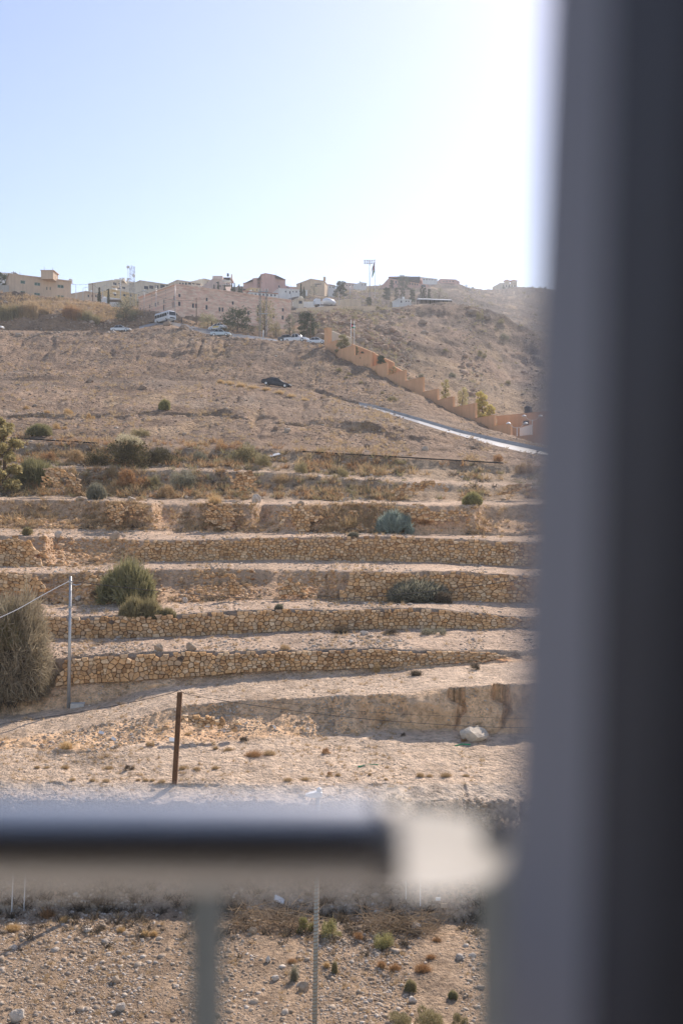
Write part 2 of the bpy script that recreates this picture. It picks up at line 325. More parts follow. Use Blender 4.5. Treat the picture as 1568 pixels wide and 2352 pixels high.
for i, nm in enumerate(order):
    y, D = line(nm)
    amp = 0 if nm in ('near0','near1','road_f','road_b','kerb_t','mid','hroad_f','hroad_b','sky1','beyond') else (1.6 if nm.startswith('w') else 2.6)
    y = y + wob(i, xs, amp, 60) + wob(i+50, xs, amp*.55, 13)
    z = (CY-y)/F*D
    tal = np.zeros_like(xs)
    if nm in TALUS:              # fallen walls: the bank lies back as a slope of spill
        for a_, b_ in TALUS[nm][1]: tal = np.maximum(tal, np.clip(np.minimum(xs-a_, b_-xs)/22, 0, 1))
        D = D+TALUS[nm][0]*tal; z = (CY-y)/F*D
    gline[nm] = (D, z)
    if i:
        pD, pz = prev; zn, lm, st = Z[order[i-1]]
        py = CY-pz/pD*F
        c = (xs > 0) & (xs < 1300)
        dy = np.percentile(np.abs(py-y)[c], 85)
        n = int(max(3, min(110, dy/2.6)))
        if order[i-1] in ('near0', 'near1', 'emb_foot'): n = {'near0': 8, 'near1': 84, 'emb_foot': 46}[order[i-1]]
        if zn in ('wallback',): n = 5
        if zn in ('far',): n = max(n, 10)
        for k in range(n):
            s = k/n
            if zn in ('rubble', 'clay', 'bank', 'scrub'): e = s
            else: e = s
            gY.append(pD*(1-e)+D*e); ez = e*(1-tal)+tal*(.5*e/.74 if e < .74 else .5+.5*(e-.74)/.26); gZ.append(pz*(1-ez)+z*ez)
            gzone.append(zones.index(zn)); gt.append(i-1+s); glam.append(lm); gstr.append(st)
    prev = (D, z)
gY.append(prev[0]); gZ.append(prev[1]); gzone.append(zones.index('far')); gt.append(len(order)-1.0); glam.append(60); gstr.append(.8)
gY = np.array(gY); gZ = np.array(gZ); gzone = np.array(gzone); gt = np.array(gt); glam = np.array(glam); gstr = np.array(gstr)
gX = gY*tt[None, :]
nr, nc = gY.shape
# smooth the relief parameters across neighbouring strips, so that edges do not open steps
cell = gY*2.6/F
disp = np.zeros_like(gZ)
lam = 48.0
while lam > .12:
    wgt = np.clip((glam*1.3-lam)/(glam*.6), 0, 1)[:, None]*gstr[:, None]
    wgt = wgt*np.clip(lam/(2.2*cell)-.6, 0, 1)
    if wgt.max() > 0:
        nz = vnoise(gX/lam+lam*7.7, gY/lam-lam*3.1, gZ/lam)
        if lam > 1.2: nz = nz*.6+(.5-np.abs(vnoise(gX/lam*1.3-9, gY/lam*1.3+4, gZ/lam)))*.7
        disp += wgt*nz*lam*(.055 if lam > 4 else .06)
    lam *= .55
# steep strips also push in and out (gullies and clods on the cut faces)
# rills down the long slopes and little ledges across them
sw = np.zeros(len(gt))
for _a, _b in (('tp_e', 'road_f'), ('kerb_t', 'crest'), ('hroad_b', 'dip'), ('dip', 'sky1')):
    a_, b_ = order.index(_a), order.index(_b); sw = np.maximum(sw, np.clip((gt-a_)*4, 0, 1)*np.clip((b_-gt)*4, 0, 1))
sc_ = np.where(gY > 240, 2.4, 1.0)*np.where(gY > 400, 2.2, 1.0)
wx = gX+2.5*fbm(gX/11, gY/11, o=3)*sc_
for lam, a_ in ((6.5, .42), (3.1, .26), (1.6, .15)):
    L_ = lam*sc_
    disp -= sw[:, None]*a_*sc_*np.clip(1-np.abs(vnoise(wx/L_, gY/(L_*4.5)))*2.6, 0, 1)**2*np.clip(fbm(gX/30+7, gY/30, o=2)*2+.55, .1, 1.2)*np.clip(L_/(2.2*cell)-.5, 0, 1)
steep = np.array([zones[z] in ('rubble','rubble2','clay','bank','scrub','ledge','bankh','quarry') for z in gzone])
er = np.zeros_like(gZ)
for lam, a in ((3.2, .30), (1.5, .22), (.7, .12), (.34, .06)):
    k = np.where(gY > 100, 2.0, 1.0)
    er += a*k*(vnoise(gX/lam/k+3, gZ/lam/k*.35+9, gY*0)+.6*(np.abs(vnoise(gX/lam/k*1.6-5, gZ/lam/k*.3, gY*0+2))-.3))*np.clip(lam*k/(2.2*cell)-.5, 0, 1)
# clefts in the mud cliff
er += .38*np.clip(1-np.abs(vnoise(gX/1.9+.25*vnoise(gZ/.5, gX*0), gX*0+5))/.16, 0, 1)*((xs > 800)[None] & (gY < 50))
er -= .5*np.abs(vnoise(gX/2.6+4, gZ/2.5))*((xs > 780)[None] & (gY < 50))
win = np.zeros_like(gZ)
for j in range(len(order)-1):
    m = (gt >= j) & (gt < j+1)
    s = gt[m]-j; win[m] = (4*s*(1-s))[:, None]**.6
led = np.zeros_like(gZ)
for lam, a_ in ((3.4, .55), (1.7, .55), (.8, .26)):
    led += a_*sc_*vnoise(gX/(lam*8*sc_)+11, gZ/(lam*sc_)+3, gX*0)*np.clip(lam*sc_/(2.0*cell*.6)-.5, 0, 1)
er_s = led*sw[:, None]*np.clip(fbm(gX/25+3, gY/25+9, o=2)*2.5+.6, 0, 1.3)
nearroad = np.clip((gt-order.index('led_t')-.45)*3.5, 0, 1)*np.clip((order.index('kerb_t')+.35-gt)*5, 0, 1)
rd = nearroad[:, None]*np.clip((xs-760)/60, 0, 1)[None, :]
disp *= 1-.96*rd; er_s *= 1-.96*rd
for _nm, _a, _b in (('w3b', 770, 1400), ('w3b', -99, 130), ('w2b', 300, 1400), ('w2b', -99, 106)):
    m = (gt >= order.index(_nm)) & (gt < order.index(_nm)+1)
    win[np.ix_(m, (xs > _a) & (xs < _b))] *= .1; disp[np.ix_(m, (xs > _a) & (xs < _b))] *= .5
clayw = np.where((gt >= order.index('cliff_foot')) & (gt < order.index('cliff_foot')+1), 1.5, 1.0)
gYd = gY + er*win*steep[:, None]*clayw[:, None] + er_s
gX = gYd*tt[None, :]
gZ = gZ + disp
gYd = np.maximum.accumulate(gYd, axis=0)
gX = gYd*tt[None, :]
yp = CY - gZ/gYd*F                      # where each node stands against the horizon

def hit(x, y, far=False):
    """the ground point seen at bearing x and height mark y; world coordinates"""
    t = (x-CX)/F; c = np.clip(np.interp(x, xs, np.arange(nc)), 0, nc-1.001); c0 = int(c); f = c-c0
    col = yp[:, c0]*(1-f)+yp[:, c0+1]*f
    r = int(np.argmax(col <= y)); r = max(1, r)
    a, b = col[r-1], col[r]; s = 0 if a == b else np.clip((a-y)/(a-b), 0, 1)
    Yc = gYd[:, c0]*(1-f)+gYd[:, c0+1]*f; Zc = gZ[:, c0]*(1-f)+gZ[:, c0+1]*f
    Y = Yc[r-1]*(1-s)+Yc[r]*s; z = Zc[r-1]*(1-s)+Zc[r]*s
    return Vector((t*Y, Y, ZC+z))
def gz(X, Y):
    """ground height (world) under X, Y"""
    x = X/Y*F+CX; c = np.clip(np.interp(x, xs, np.arange(nc)), 0, nc-1.001); c0 = int(c); f = c-c0
    Yc = gYd[:, c0]*(1-f)+gYd[:, c0+1]*f; Zc = gZ[:, c0]*(1-f)+gZ[:, c0+1]*f
    return ZC+float(np.interp(Y, Yc, Zc))
def on(x, D):
    """ground point on bearing x at distance D"""
    X = (x-CX)/F*D; return Vector((X, D, gz(X, D)))

# earth colours, blended from strip to strip, with patches
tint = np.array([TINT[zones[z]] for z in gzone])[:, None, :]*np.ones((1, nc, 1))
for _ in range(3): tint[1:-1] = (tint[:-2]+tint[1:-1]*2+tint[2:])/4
pat = fbm(gX/7, gYd/7, o=4); pat2 = fbm(gX/23+5, gYd/23, o=3)
tint = tint*(1+.22*pat[..., None]+.16*pat2[..., None]*np.array([1, .9, .8]))
gr = np.clip((gt-order.index('tp_b'))/3, 0, 1)[:, None, None]
pale = np.clip(fbm(gX/3.1+40, gYd/3.1, o=4)*2.2-.5, 0, 1)[..., None]
tint = tint*(1-pale*.35)+np.array([.47,.37,.275])*pale*.35*(1-.6*gr)
grey = np.clip(fbm(gX/15+80, gYd/15, o=3)*2, 0, 1)[..., None]*gr
tint = tint*(1-grey*.5)+np.array([.215,.17,.13])*grey*.5
# goat paths: thin pale trodden lines, and darker spills of soil
pth = np.clip(1-np.abs(fbm(gX/34+21, gYd/17-8, gZ/9, o=2))/.018, 0, 1)[..., None]*sw[:, None, None]
tint = tint*(1-pth*.5)+np.array([.40,.315,.235])*pth*.5
drk = np.clip(fbm(gX/19-33, gYd/40+12, o=4)*3-.35, 0, 1)[..., None]*sw[:, None, None]
tint = tint*(1-drk*.52)
gold = np.clip(fbm(gX/6+61, gYd/15-44, o=4)*3-.6, 0, 1)[..., None]*sw[:, None, None]
tint = tint*(1-gold*.4)+np.array([.42,.30,.175])*gold*.4
tint = np.clip(tint, .05, .75)

verts_all = np.stack([gX, gYd, gZ+ZC], -1)
def sheet(name, r0, r1, mat, cmask=None, lift=0.0, **k):
    v = verts_all[r0:r1+1].copy(); v[..., 2] += lift
    n = r1-r0+1
    a = (np.arange(n-1)[:, None]*nc+np.arange(nc-1)[None, :])
    q = np.stack([a, a+1, a+nc+1, a+nc], -1)
    if cmask is not None: q = q[cmask[r0:r1, :nc-1]]
    q = q.reshape(-1, 4)
    used, inv = np.unique(q, return_inverse=True)
    t = tint[r0:r1+1].reshape(-1, 3)[used]
    me = np_mesh(name, v.reshape(-1, 3)[used], inv.reshape(-1, 4), True, {'tint': ('FLOAT_COLOR', 'POINT', np.concatenate([t, np.ones((len(t), 1))], 1))})
    return link_mesh(name, me, mat, None, kind='structure', **k)
def rowof(nm, s=0): return int(np.argmax(gt >= order.index(nm)+s))
M_near = terrain_mat('stony_soil', 9, .9, 1.0, .75)
M_terr = terrain_mat('terrace_soil', 5.5, .5, .9, .65)
M_hill = terrain_mat('hill_soil', 2.2, .16, 1.0, .8)
M_far = terrain_mat('far_soil', .55, .035, 1.0, .7)
road_mask = np.zeros((nr, nc), bool)
def strip_mask(nm, x0, x1):
    m = np.zeros((nr, nc), bool); r = (gt >= order.index(nm)) & (gt < order.index(nm)+1)
    m[np.ix_(r, (xs >= x0) & (xs < x1))] = True; return m
mk_road = strip_mask('road_f', 822, 3000); mk_kerb = strip_mask('road_b', 822, 3000); mk_hr = strip_mask('hroad_f', 318, 690)
free = ~(mk_road | mk_kerb | mk_hr)
r_a, r_b, r_c, r_d = rowof('emb_lip'), rowof('tp_e'), rowof('dip'), nr-1
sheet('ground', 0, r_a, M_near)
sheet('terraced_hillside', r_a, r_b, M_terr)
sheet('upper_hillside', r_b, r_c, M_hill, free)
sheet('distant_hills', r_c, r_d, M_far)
M_road = plain('asphalt_worn', (.17,.168,.165), .38, .5, var=.12, scale=.6, bump=.25)
M_conc = plain('kerb_concrete', (.42,.40,.38), .9, .1, var=.2, scale=.8, bump=.3)
sheet('asphalt_road', rowof('road_f'), rowof('road_b'), M_road, mk_road)
sheet('road_kerb_wall', rowof('road_b'), rowof('kerb_t'), M_conc, mk_kerb)
sheet('hilltop_road', rowof('hroad_f'), rowof('hroad_b'), M_road, mk_hr)
# ================================================================= DRY-STONE WALLS
def stone_mat(name, cols, scale=6):
    m, nt, b = new_mat(name, .9, .15)
    tn = N(nt, 'ShaderNodeAttribute', attribute_name='tone').outputs['Fac']
    g = N(nt, 'ShaderNodeNewGeometry').outputs['Position']
    k = len(cols); c = ramp(nt, tn, [(i/(k-1), cc) for i, cc in enumerate(cols)])
    n1 = tex(nt, 'Noise', scale, g, 7, .7); n2 = tex(nt, 'Noise', scale*.25, g, 3, .6)
    c = mix(nt, 'MULTIPLY', .75, c, ramp(nt, n1.outputs[0], [(.28, (.55,.5,.45)), (.5, (1,1,1)), (.72, (1.25,1.25,1.22))]))
    c = mix(nt, 'MULTIPLY', .4, c, ramp(nt, n2.outputs[0], [(.35, (.7,.66,.62)), (.6, (1.1,1.1,1.1))]))
    nt.links.new(c, b.inputs['Base Color'])
    bp = N(nt, 'ShaderNodeBump'); bp.inputs['Strength'].default_value = .8; bp.inputs['Distance'].default_value = .25/scale
    nt.links.new(n1.outputs[0], bp.inputs['Height']); nt.links.new(bp.outputs[0], b.inputs['Normal'])
    return m
M_stone = stone_mat('limestone_warm', [(.36,.205,.10),(.57,.345,.17),(.72,.445,.22),(.48,.33,.205),(.78,.57,.355),(.66,.375,.165)], 5)
M_rock = stone_mat('loose_rock', [(.30,.22,.15),(.42,.33,.24),(.48,.39,.30),(.38,.285,.195),(.62,.54,.45),(.40,.34,.28)], 7)
M_rockhill = stone_mat('hill_rock', [(.24,.175,.125),(.33,.245,.175),(.38,.29,.215),(.28,.20,.145),(.50,.42,.34),(.30,.25,.20)], 3)
M_crag = stone_mat('crag_rock', [(.26,.165,.11),(.36,.235,.16),(.42,.29,.20),(.30,.21,.15)], 1.2)
M_white_rock = stone_mat('pale_chalk', [(.50,.43,.34),(.58,.51,.42)], 3)

M_fill = plain('earth_in_joints', (.24,.15,.08), .95, .05, var=.25, scale=3)
def clip_poly(poly, nx, ny, d):
    out = []; n = len(poly)
    for i in range(n):
        a, b = poly[i], poly[(i+1) % n]
        da = a[0]*nx+a[1]*ny-d; db = b[0]*nx+b[1]*ny-d
        if da <= 0: out.append(a)
        if (da < 0 < db) or (db < 0 < da):
            s = da/(da-db); out.append((a[0]+(b[0]-a[0])*s, a[1]+(b[1]-a[1])*s))
    return out
def rowline(nm, x):
    D, z = gline[nm]; d = np.interp(x, xs, D); zz = np.interp(x, xs, z)
    return np.stack([(np.asarray(x)-CX)/F*d, d, zz+ZC], -1)
def stone_wall(label, rb, rt, x0, x1, size=.34, v0=-.03, v1=1.03, keep=None, fwd=.16, group='dry stone terrace walls', ragged=.35, seed=0):
    rg = np.random.default_rng(100+seed)
    sx = np.linspace(x0, x1, 240); B, T = rowline(rb, sx), rowline(rt, sx)
    # a wall face leans back a little and stands in front of the earth
    T = T.copy(); B = B.copy(); B[:, 1] -= fwd+.10; T[:, 1] = np.minimum(T[:, 1]-fwd, B[:, 1]+.25)
    u = np.concatenate([[0], np.cumsum(np.linalg.norm(np.diff(B, axis=0), axis=1))])
    H = (T-B)[:, 2]; Hm = float(np.mean(H)); U = u[-1]
    nv = max(2, int(round(Hm*(v1-v0)/(size*.70)))); vh = Hm*(v1-v0)/nv
    seeds = []
    for r in range(nv):
        p = rg.uniform(-.3, .3)*size; big = rg.uniform(.8, 1.25)
        while p < U:
            wd = size*big*float(np.clip(np.exp(rg.normal(0, .42)), .45, 2.3))
            hc = Hm*v0+(r+.5+rg.uniform(-.34, .34))*vh
            if rg.random() < .16: seeds += [(p+wd/2, hc-vh*.27), (p+wd/2+rg.uniform(-.1, .1)*wd, hc+vh*.27)]       # two thin stones in one place
            elif rg.random() > .05: seeds.append((p+wd/2, hc))
            p += wd
    S = np.array(seeds); S = S[(S[:, 0] > 0) & (S[:, 0] < U)]
    kx = .68; Q = S*np.array([kx, 1])
    cells = []
    for i, (a, b_) in enumerate(Q):
        d2 = (Q[:, 0]-a)**2+(Q[:, 1]-b_)**2; nb = np.argsort(d2)[1:15]
        vt = Hm*v1 + ragged*vh*rg.uniform(-1, .6)
        poly = [(a-size, Hm*v0), (a+size, Hm*v0), (a+size, vt), (a-size, vt)]
        for j in nb:
            nx, ny = Q[j]-Q[i]; poly = clip_poly(poly, nx, ny, nx*(a+Q[j][0])/2+ny*(b_+Q[j][1])/2)
            if len(poly) < 3: break
        if len(poly) < 3: continue
        poly = np.array(poly)/np.array([kx, 1]); c = poly.mean(0)
        x_ = np.roll(poly, -1, 0); area = .5*abs(np.sum(poly[:, 0]*x_[:, 1]-x_[:, 0]*poly[:, 1]))
        if area < .004: continue
        if keep is not None and not keep(c[0]/U, c[1]/Hm, rg): continue
        cells.append((area, c, poly))
    cells.sort(key=lambda q: -q[0])
    mid = B[120]; root = empty('stone_wall', Vector(mid), label=label, cat='stone wall', group=group)
    def topos(q, w_):
        uu = np.clip(q[:, 0], 0, U); hv = q[:, 1]/Hm
        b = np.stack([np.interp(uu, u, B[:, k]) for k in range(3)], -1); t = np.stack([np.interp(uu, u, T[:, k]) for k in range(3)], -1)
        p = b+(t-b)*hv[:, None]; p[:, 1] -= w_; return p
    sv, sf, stn, off0 = [], [], [], 0
    # the earth packed in the joints
    em = MB()
    for area, c, poly in cells:
        pe = c+(poly-c)*1.02; em.poly([p-mid for p in topos(pe, -.035)])
    em.build('earth_fill', M_fill, root, kind='stuff')
    for n, (area, c, poly) in enumerate(cells):
        k = len(poly); r = math.sqrt(area)
        # uneven outline with tight joints
        pl = c+(poly-c)*(1-min(.10, .012/r*1.5))*(1+rg.uniform(-.07, .03, (k, 1)))
        inn = c+(poly-c)*rg.uniform(.74, .88)+rg.uniform(-.05, .05, 2)*r
        pr = rg.uniform(-.03, .06); bul = rg.uniform(.02, .10)
        tilt = rg.uniform(-.12, .12, 2)
        ti = ((inn-c)@tilt)
        ring0 = topos(pl, -.13); ring1 = topos(pl, pr+rg.uniform(-.02, .02, k)); ring2 = topos(inn, pr+bul+ti)
        v = np.concatenate([ring0, ring1, ring2]); cc = v.mean(0)
        q = [(i, (i+1) % k, k+(i+1) % k, k+i) for i in range(k)]+[(k+i, k+(i+1) % k, 2*k+(i+1) % k, 2*k+i) for i in range(k)]
        cap = [tuple(2*k+i for i in range(k))]
        tone = np.clip(rg.beta(1.1, 1.1), 0, 1)
        if n < 300 and math.sqrt(area) > .05:
            me = bpy.data.meshes.new('stone'); me.from_pydata([tuple(p) for p in v-cc], [], q+cap)
            at = me.attributes.new('tone', 'FLOAT', 'POINT'); at.data.foreach_set('value', np.full(3*k, tone, np.float32))
            o = link_mesh('stone', me, M_stone, root); o.location = Vector(cc-mid)
        else:
            sv.append(v-mid); stn.append(np.full(3*k, tone)); sf += [tuple(i+off0 for i in f) for f in q+cap]; off0 += 3*k
    if sv:
        me = bpy.data.meshes.new('small_stones'); me.from_pydata([tuple(p) for p in np.concatenate(sv)], [], sf)
        at = me.attributes.new('tone', 'FLOAT', 'POINT'); at.data.foreach_set('value', np.concatenate(stn).astype(np.float32))
        link_mesh('small_stones', me, M_stone, root, kind='stuff')
    return root
def ends(l, r, n=.04):
    """collapsed ends: the wall steps down to rubble at l and r (fractions of its length)"""
    def k(a, h, rg):
        lim = 1
        if l and a < l: lim = .25+.75*a/l
        if r and a > 1-r: lim = .25+.75*(1-a)/r
        return h < lim+rg.uniform(-.12, .12) and rg.random() > n*(h > .75)
    return k
def frag(seed, lo=.35):
    ph = np.random.default_rng(seed).uniform(0, 6, 4)
    def k(a, h, rg):
        e = min(a, 1-a)*2
        bot = lo+.22*math.sin(a*7+ph[0])+.12*math.sin(a*17+ph[1])+.35*(1-e)**3
        top = 1.0-.55*(1-e)**2+.10*math.sin(a*9+ph[2])+.06*math.sin(a*23+ph[3])
        return bot+rg.uniform(-.1, .1) < h < top+rg.uniform(-.08, .08) and rg.random() > .05
    return k
def heap(c, wd):
    return lambda a, h, rg: h < 1.05-abs(a-.5)*2*wd+rg.uniform(-.15, .15)
stone_wall('lowest long terrace wall of tan rubble stone above the bare mud bank', 'w5b', 'w5t', 132, 1168, 0.234, keep=ends(.03, .05), seed=1)
stone_wall('long terrace wall second from the bottom with an olive bush hanging over it', 'w4b', 'w4t', 62, 1330, 0.234, keep=ends(.02, 0), seed=2)
stone_wall('terrace wall behind the broad grey green shrub, third level from the bottom', 'w3b', 'w3t', 780, 1330, 0.261, keep=ends(.06, 0), seed=3)
stone_wall('short wall at the left edge behind the pole top, low and half buried', 'w3b', 'w3t', -30, 122, 0.275, v0=.42, keep=ends(0, .12), seed=4)
stone_wall('stub of walling behind the large green broom bush', 'w3b', 'w3t', 195, 262, 0.261, v0=.2, keep=frag(10, .45), fwd=.04, seed=5)
stone_wall('small stone heap left standing in the eroded bank, the narrower one', 'w3b', 'w3t', 520, 566, 0.234, v0=.25, v1=.95, keep=heap(.5, .7), seed=6)
stone_wall('pyramid shaped heap of wall stones in the collapsed bank', 'w3b', 'w3t', 632, 712, 0.234, v0=.2, v1=.95, keep=heap(.5, .9), seed=7)
stone_wall('highest complete terrace wall running from the gap to the pillar', 'w2b', 'w2t', 306, 1330, 0.255, keep=ends(.03, 0), seed=8)
stone_wall('broken wall end at the left edge beside the rubble filled gap', 'w2b', 'w2t', -30, 100, 0.289, keep=ends(0, .15), seed=9)
stone_wall('short block of walling high in the bank above the rubble piles', 'w1b', 'w1t', 246, 345, 0.248, v0=.2, keep=frag(1, .45), fwd=.02, seed=10)
stone_wall('walling overgrown with dry golden grass below the tall grass clump', 'w1b', 'w1t', 460, 575, 0.248, v0=.1, keep=frag(2, .3), fwd=.02, seed=11)
stone_wall('ruined wall piece with orange stones left of the bare notch', 'w1b', 'w1t', 630, 745, 0.261, v0=.05, keep=frag(3, .3), fwd=.02, seed=12)
stone_wall('low line of wall stones behind the blue green shrub', 'w1b', 'w1t', 765, 1090, 0.248, v0=.3, keep=frag(4, .62), fwd=.02, seed=13)
stone_wall('small rough wall beside the round green broom on the left', 't0b', 't0t', 112, 212, 0.275, v0=.0, v1=.95, keep=frag(5, .35), fwd=.02, seed=14)
stone_wall('low stone revetment in the scrubby bank under the thin footpath', 't0b', 't0t', 885, 1040, 0.289, v0=.1, keep=frag(6, .45), fwd=.02, seed=15)
stone_wall('tumbled stone revetment near the pillar under the footpath', 't0b', 't0t', 1120, 1250, 0.289, v0=.1, keep=frag(7, .45), fwd=.02, seed=16)
stone_wall('stone facing half hidden by scrub right of the leaning white slab', 't0b', 't0t', 520, 620, 0.289, v0=.2, keep=frag(8, .5), fwd=.02, seed=17)
stone_wall('low rubble wall at the lip of the dirt track beside the brown pole', 'cliff_foot', 'cliff_lip', 352, 570, 0.165, v0=.2, keep=frag(9, .55), fwd=.02, seed=18)

# ================================================================= LOOSE ROCK
_ico = [(0,0,1)]+[(math.cos(a)*.894, math.sin(a)*.894, .447) for a in [i*2*math.pi/5 for i in range(5)]]+[(math.cos(a)*.894, math.sin(a)*.894, -.447) for a in [(i+.5)*2*math.pi/5 for i in range(5)]]+[(0,0,-1)]
_icof = [(0,1+i,1+(i+1)%5) for i in range(5)]+[(1+i,6+i,1+(i+1)%5) for i in range(5)]+[(1+(i+1)%5,6+i,6+(i+1)%5) for i in range(5)]+[(11,6+(i+1)%5,6+i) for i in range(5)]
ICO, ICOF = np.array(_ico), np.array(_icof)
def rock_base(rg):
    v = ICO*rg.uniform(.75, 1.2, (12, 1))+rg.uniform(-.12, .12, (12, 3))
    for _ in range(4):                       # knock flat faces into it
        n = rg.normal(size=3); n /= np.linalg.norm(n); d = rg.uniform(.5, .8); s = v@n
        v = v-np.outer(np.maximum(0, s-d), n)
    return v*np.array([1, rg.uniform(.65, .95), rg.uniform(.5, .8)])
ROCKS = [rock_base(rng) for _ in range(24)]
def scatter_mesh(name, pts, sizes, mat, sink=.25, **k):
    n = len(pts); vid = rng.integers(0, len(ROCKS), n); ang = rng.uniform(0, 6.283, n)
    base = np.array(ROCKS)[vid]; c, s = np.cos(ang)[:, None], np.sin(ang)[:, None]
    x = base[..., 0]*c-base[..., 1]*s; y = base[..., 0]*s+base[..., 1]*c; z = base[..., 2]
    v = np.stack([x, y, z+(.5-sink*2)], -1)*(sizes/2)[:, None, None]+pts[:, None, :]
    f = (ICOF[None]+np.arange(n)[:, None, None]*12).reshape(-1, 3)
    tone = np.repeat(np.clip(rng.beta(1.6, 1.6, n), 0, 1), 12)
    me = np_mesh(name, v.reshape(-1, 3), f, False, {'tone': ('FLOAT', 'POINT', tone)})
    return link_mesh(name, me, mat, None, kind='stuff', **k)
ymin = np.minimum.accumulate(yp, 0); vis = (yp <= ymin+1.0) & (xs > -60)[None] & (xs < 1340)[None]
patch = fbm(gX/(gY*.045), gYd/(gY*.045)+60, o=3)          # rocks lie in patches
def pick(n, rows, wfun=None):
    r = np.where(rows)[0]; m = vis[r].astype(float)*np.clip(.35+1.6*patch[r], .04, 3)
    if wfun is not None: m = m*wfun(r)
    p = m.ravel()/m.sum(); i = rng.choice(p.size, n, p=p); ri, ci = r[i//nc], i % nc
    fx = rng.uniform(0, 1, n); c2 = np.minimum(ci+1, nc-1); r2 = np.minimum(ri+1, nr-1); fy = rng.uniform(0, 1, n)
    A = verts_all[ri, ci]; P_ = A+(verts_all[ri, c2]-A)*fx[:, None]+(verts_all[r2, ci]-A)*fy[:, None]
    return P_, P_[:, 1]/F
def strip(*nm): 
    m = np.zeros(nr, bool)
    for q in nm: m |= (gt >= order.index(q)) & (gt < order.index(q)+1)
    return m
def sizes(px, n, lo, hi, s): return np.clip(np.exp(rng.normal(math.log(lo), s, n)), lo*.5, hi)*px
def scat(name, label, n, rows, lo, hi, s, mat, wfun=None):
    p, px = pick(n, rows, wfun); scatter_mesh(name, p, sizes(px, n, lo, hi, s), mat, label=label)
def near_edge(nm, w_): return lambda r: (np.exp(-((gt[r]-order.index(nm))/w_)**2))[:, None]*np.ones((1, nc))
scat('gravel', 'pale stones and gravel strewn over the valley floor', 21000, strip('near1'), 4.6, 28, .6, M_rock)
scat('rubble', 'rubble and stones on the dark embankment', 5000, strip('emb_foot'), 6, 26, .5, M_rock)
scat('rubble', 'band of rubble along the lip of the embankment', 3500, strip('emb_foot', 'emb_lip', 'berm'), 5, 20, .5, M_rock, near_edge('emb_lip', .22))
scat('pebbles', 'small pebbles lying on the sandy field', 3500, strip('berm', 'field'), 2.4, 7, .4, M_rock)
scat('rubble', 'stones tumbled down the bank below the dirt track', 3000, strip('cliff_foot'), 4.5, 16, .5, M_rock, lambda r: np.where((xs > 100) & (xs < 800), 1, .22)[None]*np.ones((len(r), 1)))
scat('pebbles', 'fine stones on the dirt track', 2600, strip('cliff_lip', 'track_back'), 2.4, 8, .45, M_rock)
scat('stones', 'loose stones lying on the lowest wall top and its terrace', 2200, strip('w5t'), 4.5, 17, .5, M_rock, near_edge('w5t', .6))
scat('stones', 'loose stones on the terrace above the second wall', 1800, strip('w4t'), 4, 15, .5, M_rock)
scat('rubble', 'rubble spilled from the fallen wall on the third level', 2600, strip('w3b'), 7, 22, .45, M_stone, lambda r: np.where(xs < 770, 1, .1)[None]*np.ones((len(r), 1)))
scat('stones', 'loose stones on the terrace above the third wall', 1600, strip('w3t'), 3.6, 13, .5, M_rock)
scat('rubble', 'rubble filling the gap in the highest complete wall', 1300, strip('w2b'), 7, 24, .45, M_stone, lambda r: np.where((xs > 85) & (xs < 315), 1, .03)[None]*np.ones((len(r), 1)))
scat('stones', 'loose stones on the terrace above the highest complete wall', 1500, strip('w2t'), 3.4, 12, .5, M_rock)
scat('rubble', 'fallen stones on the bank above the highest complete wall', 2600, strip('w1b'), 6.5, 19, .45, M_stone, near_edge('w1b', .75))
scat('rubble', 'stones in the scrubby banks under the pipe', 4600, strip('w1t', 't0b', 't0t', 'tp_b', 'tp_t'), 4.0, 16, .5, M_rock)
scat('scree', 'small stones covering the bare slope under the parked dark car', 9000, strip('tp_e', 'led_b', 'led_t', 'road_f'), 3.0, 15, .5, M_rockhill)
scat('scree', 'small stones covering the upper slope below the hilltop road', 9000, strip('kerb_t', 'mid'), 2.6, 12, .5, M_rockhill)
scat('scree', 'rocks along the crest and the cut banks of the hilltop road', 3500, strip('crest', 'hroad_f', 'hroad_b', 'bank_t'), 3.2, 16, .55, M_rockhill)
scat('scree', 'rocks and rubble on the quarried hill behind the stepped wall', 8000, strip('hroad_b', 'bank_t', 'brow', 'q2'), 2.8, 15, .55, M_rockhill, lambda r: np.where(xs > 690, 1, .1)[None]*np.ones((len(r), 1)))
scat('crags', 'broken crags and big blocks on the quarried hill', 520, strip('bank_t', 'brow', 'q2', 'ridge'), 10, 34, .5, M_crag, lambda r: np.where((xs > 700) & (xs < 1250), 1, .0)[None]*np.where(fbm(gX[r]/22, gZ[r]/9+4, o=3) > .12, 1, .02))
scat('crags', 'broken blocks along the crest below the hilltop road', 260, strip('mid', 'crest'), 6, 20, .5, M_rockhill, near_edge('crest', .12))
scat('scree', 'stones scattered on the far hazy hill', 3500, strip('dip', 'town1', 'town2'), 2.2, 7, .4, M_rockhill, lambda r: np.where(xs > 640, 1, .2)[None]*np.ones((len(r), 1)))

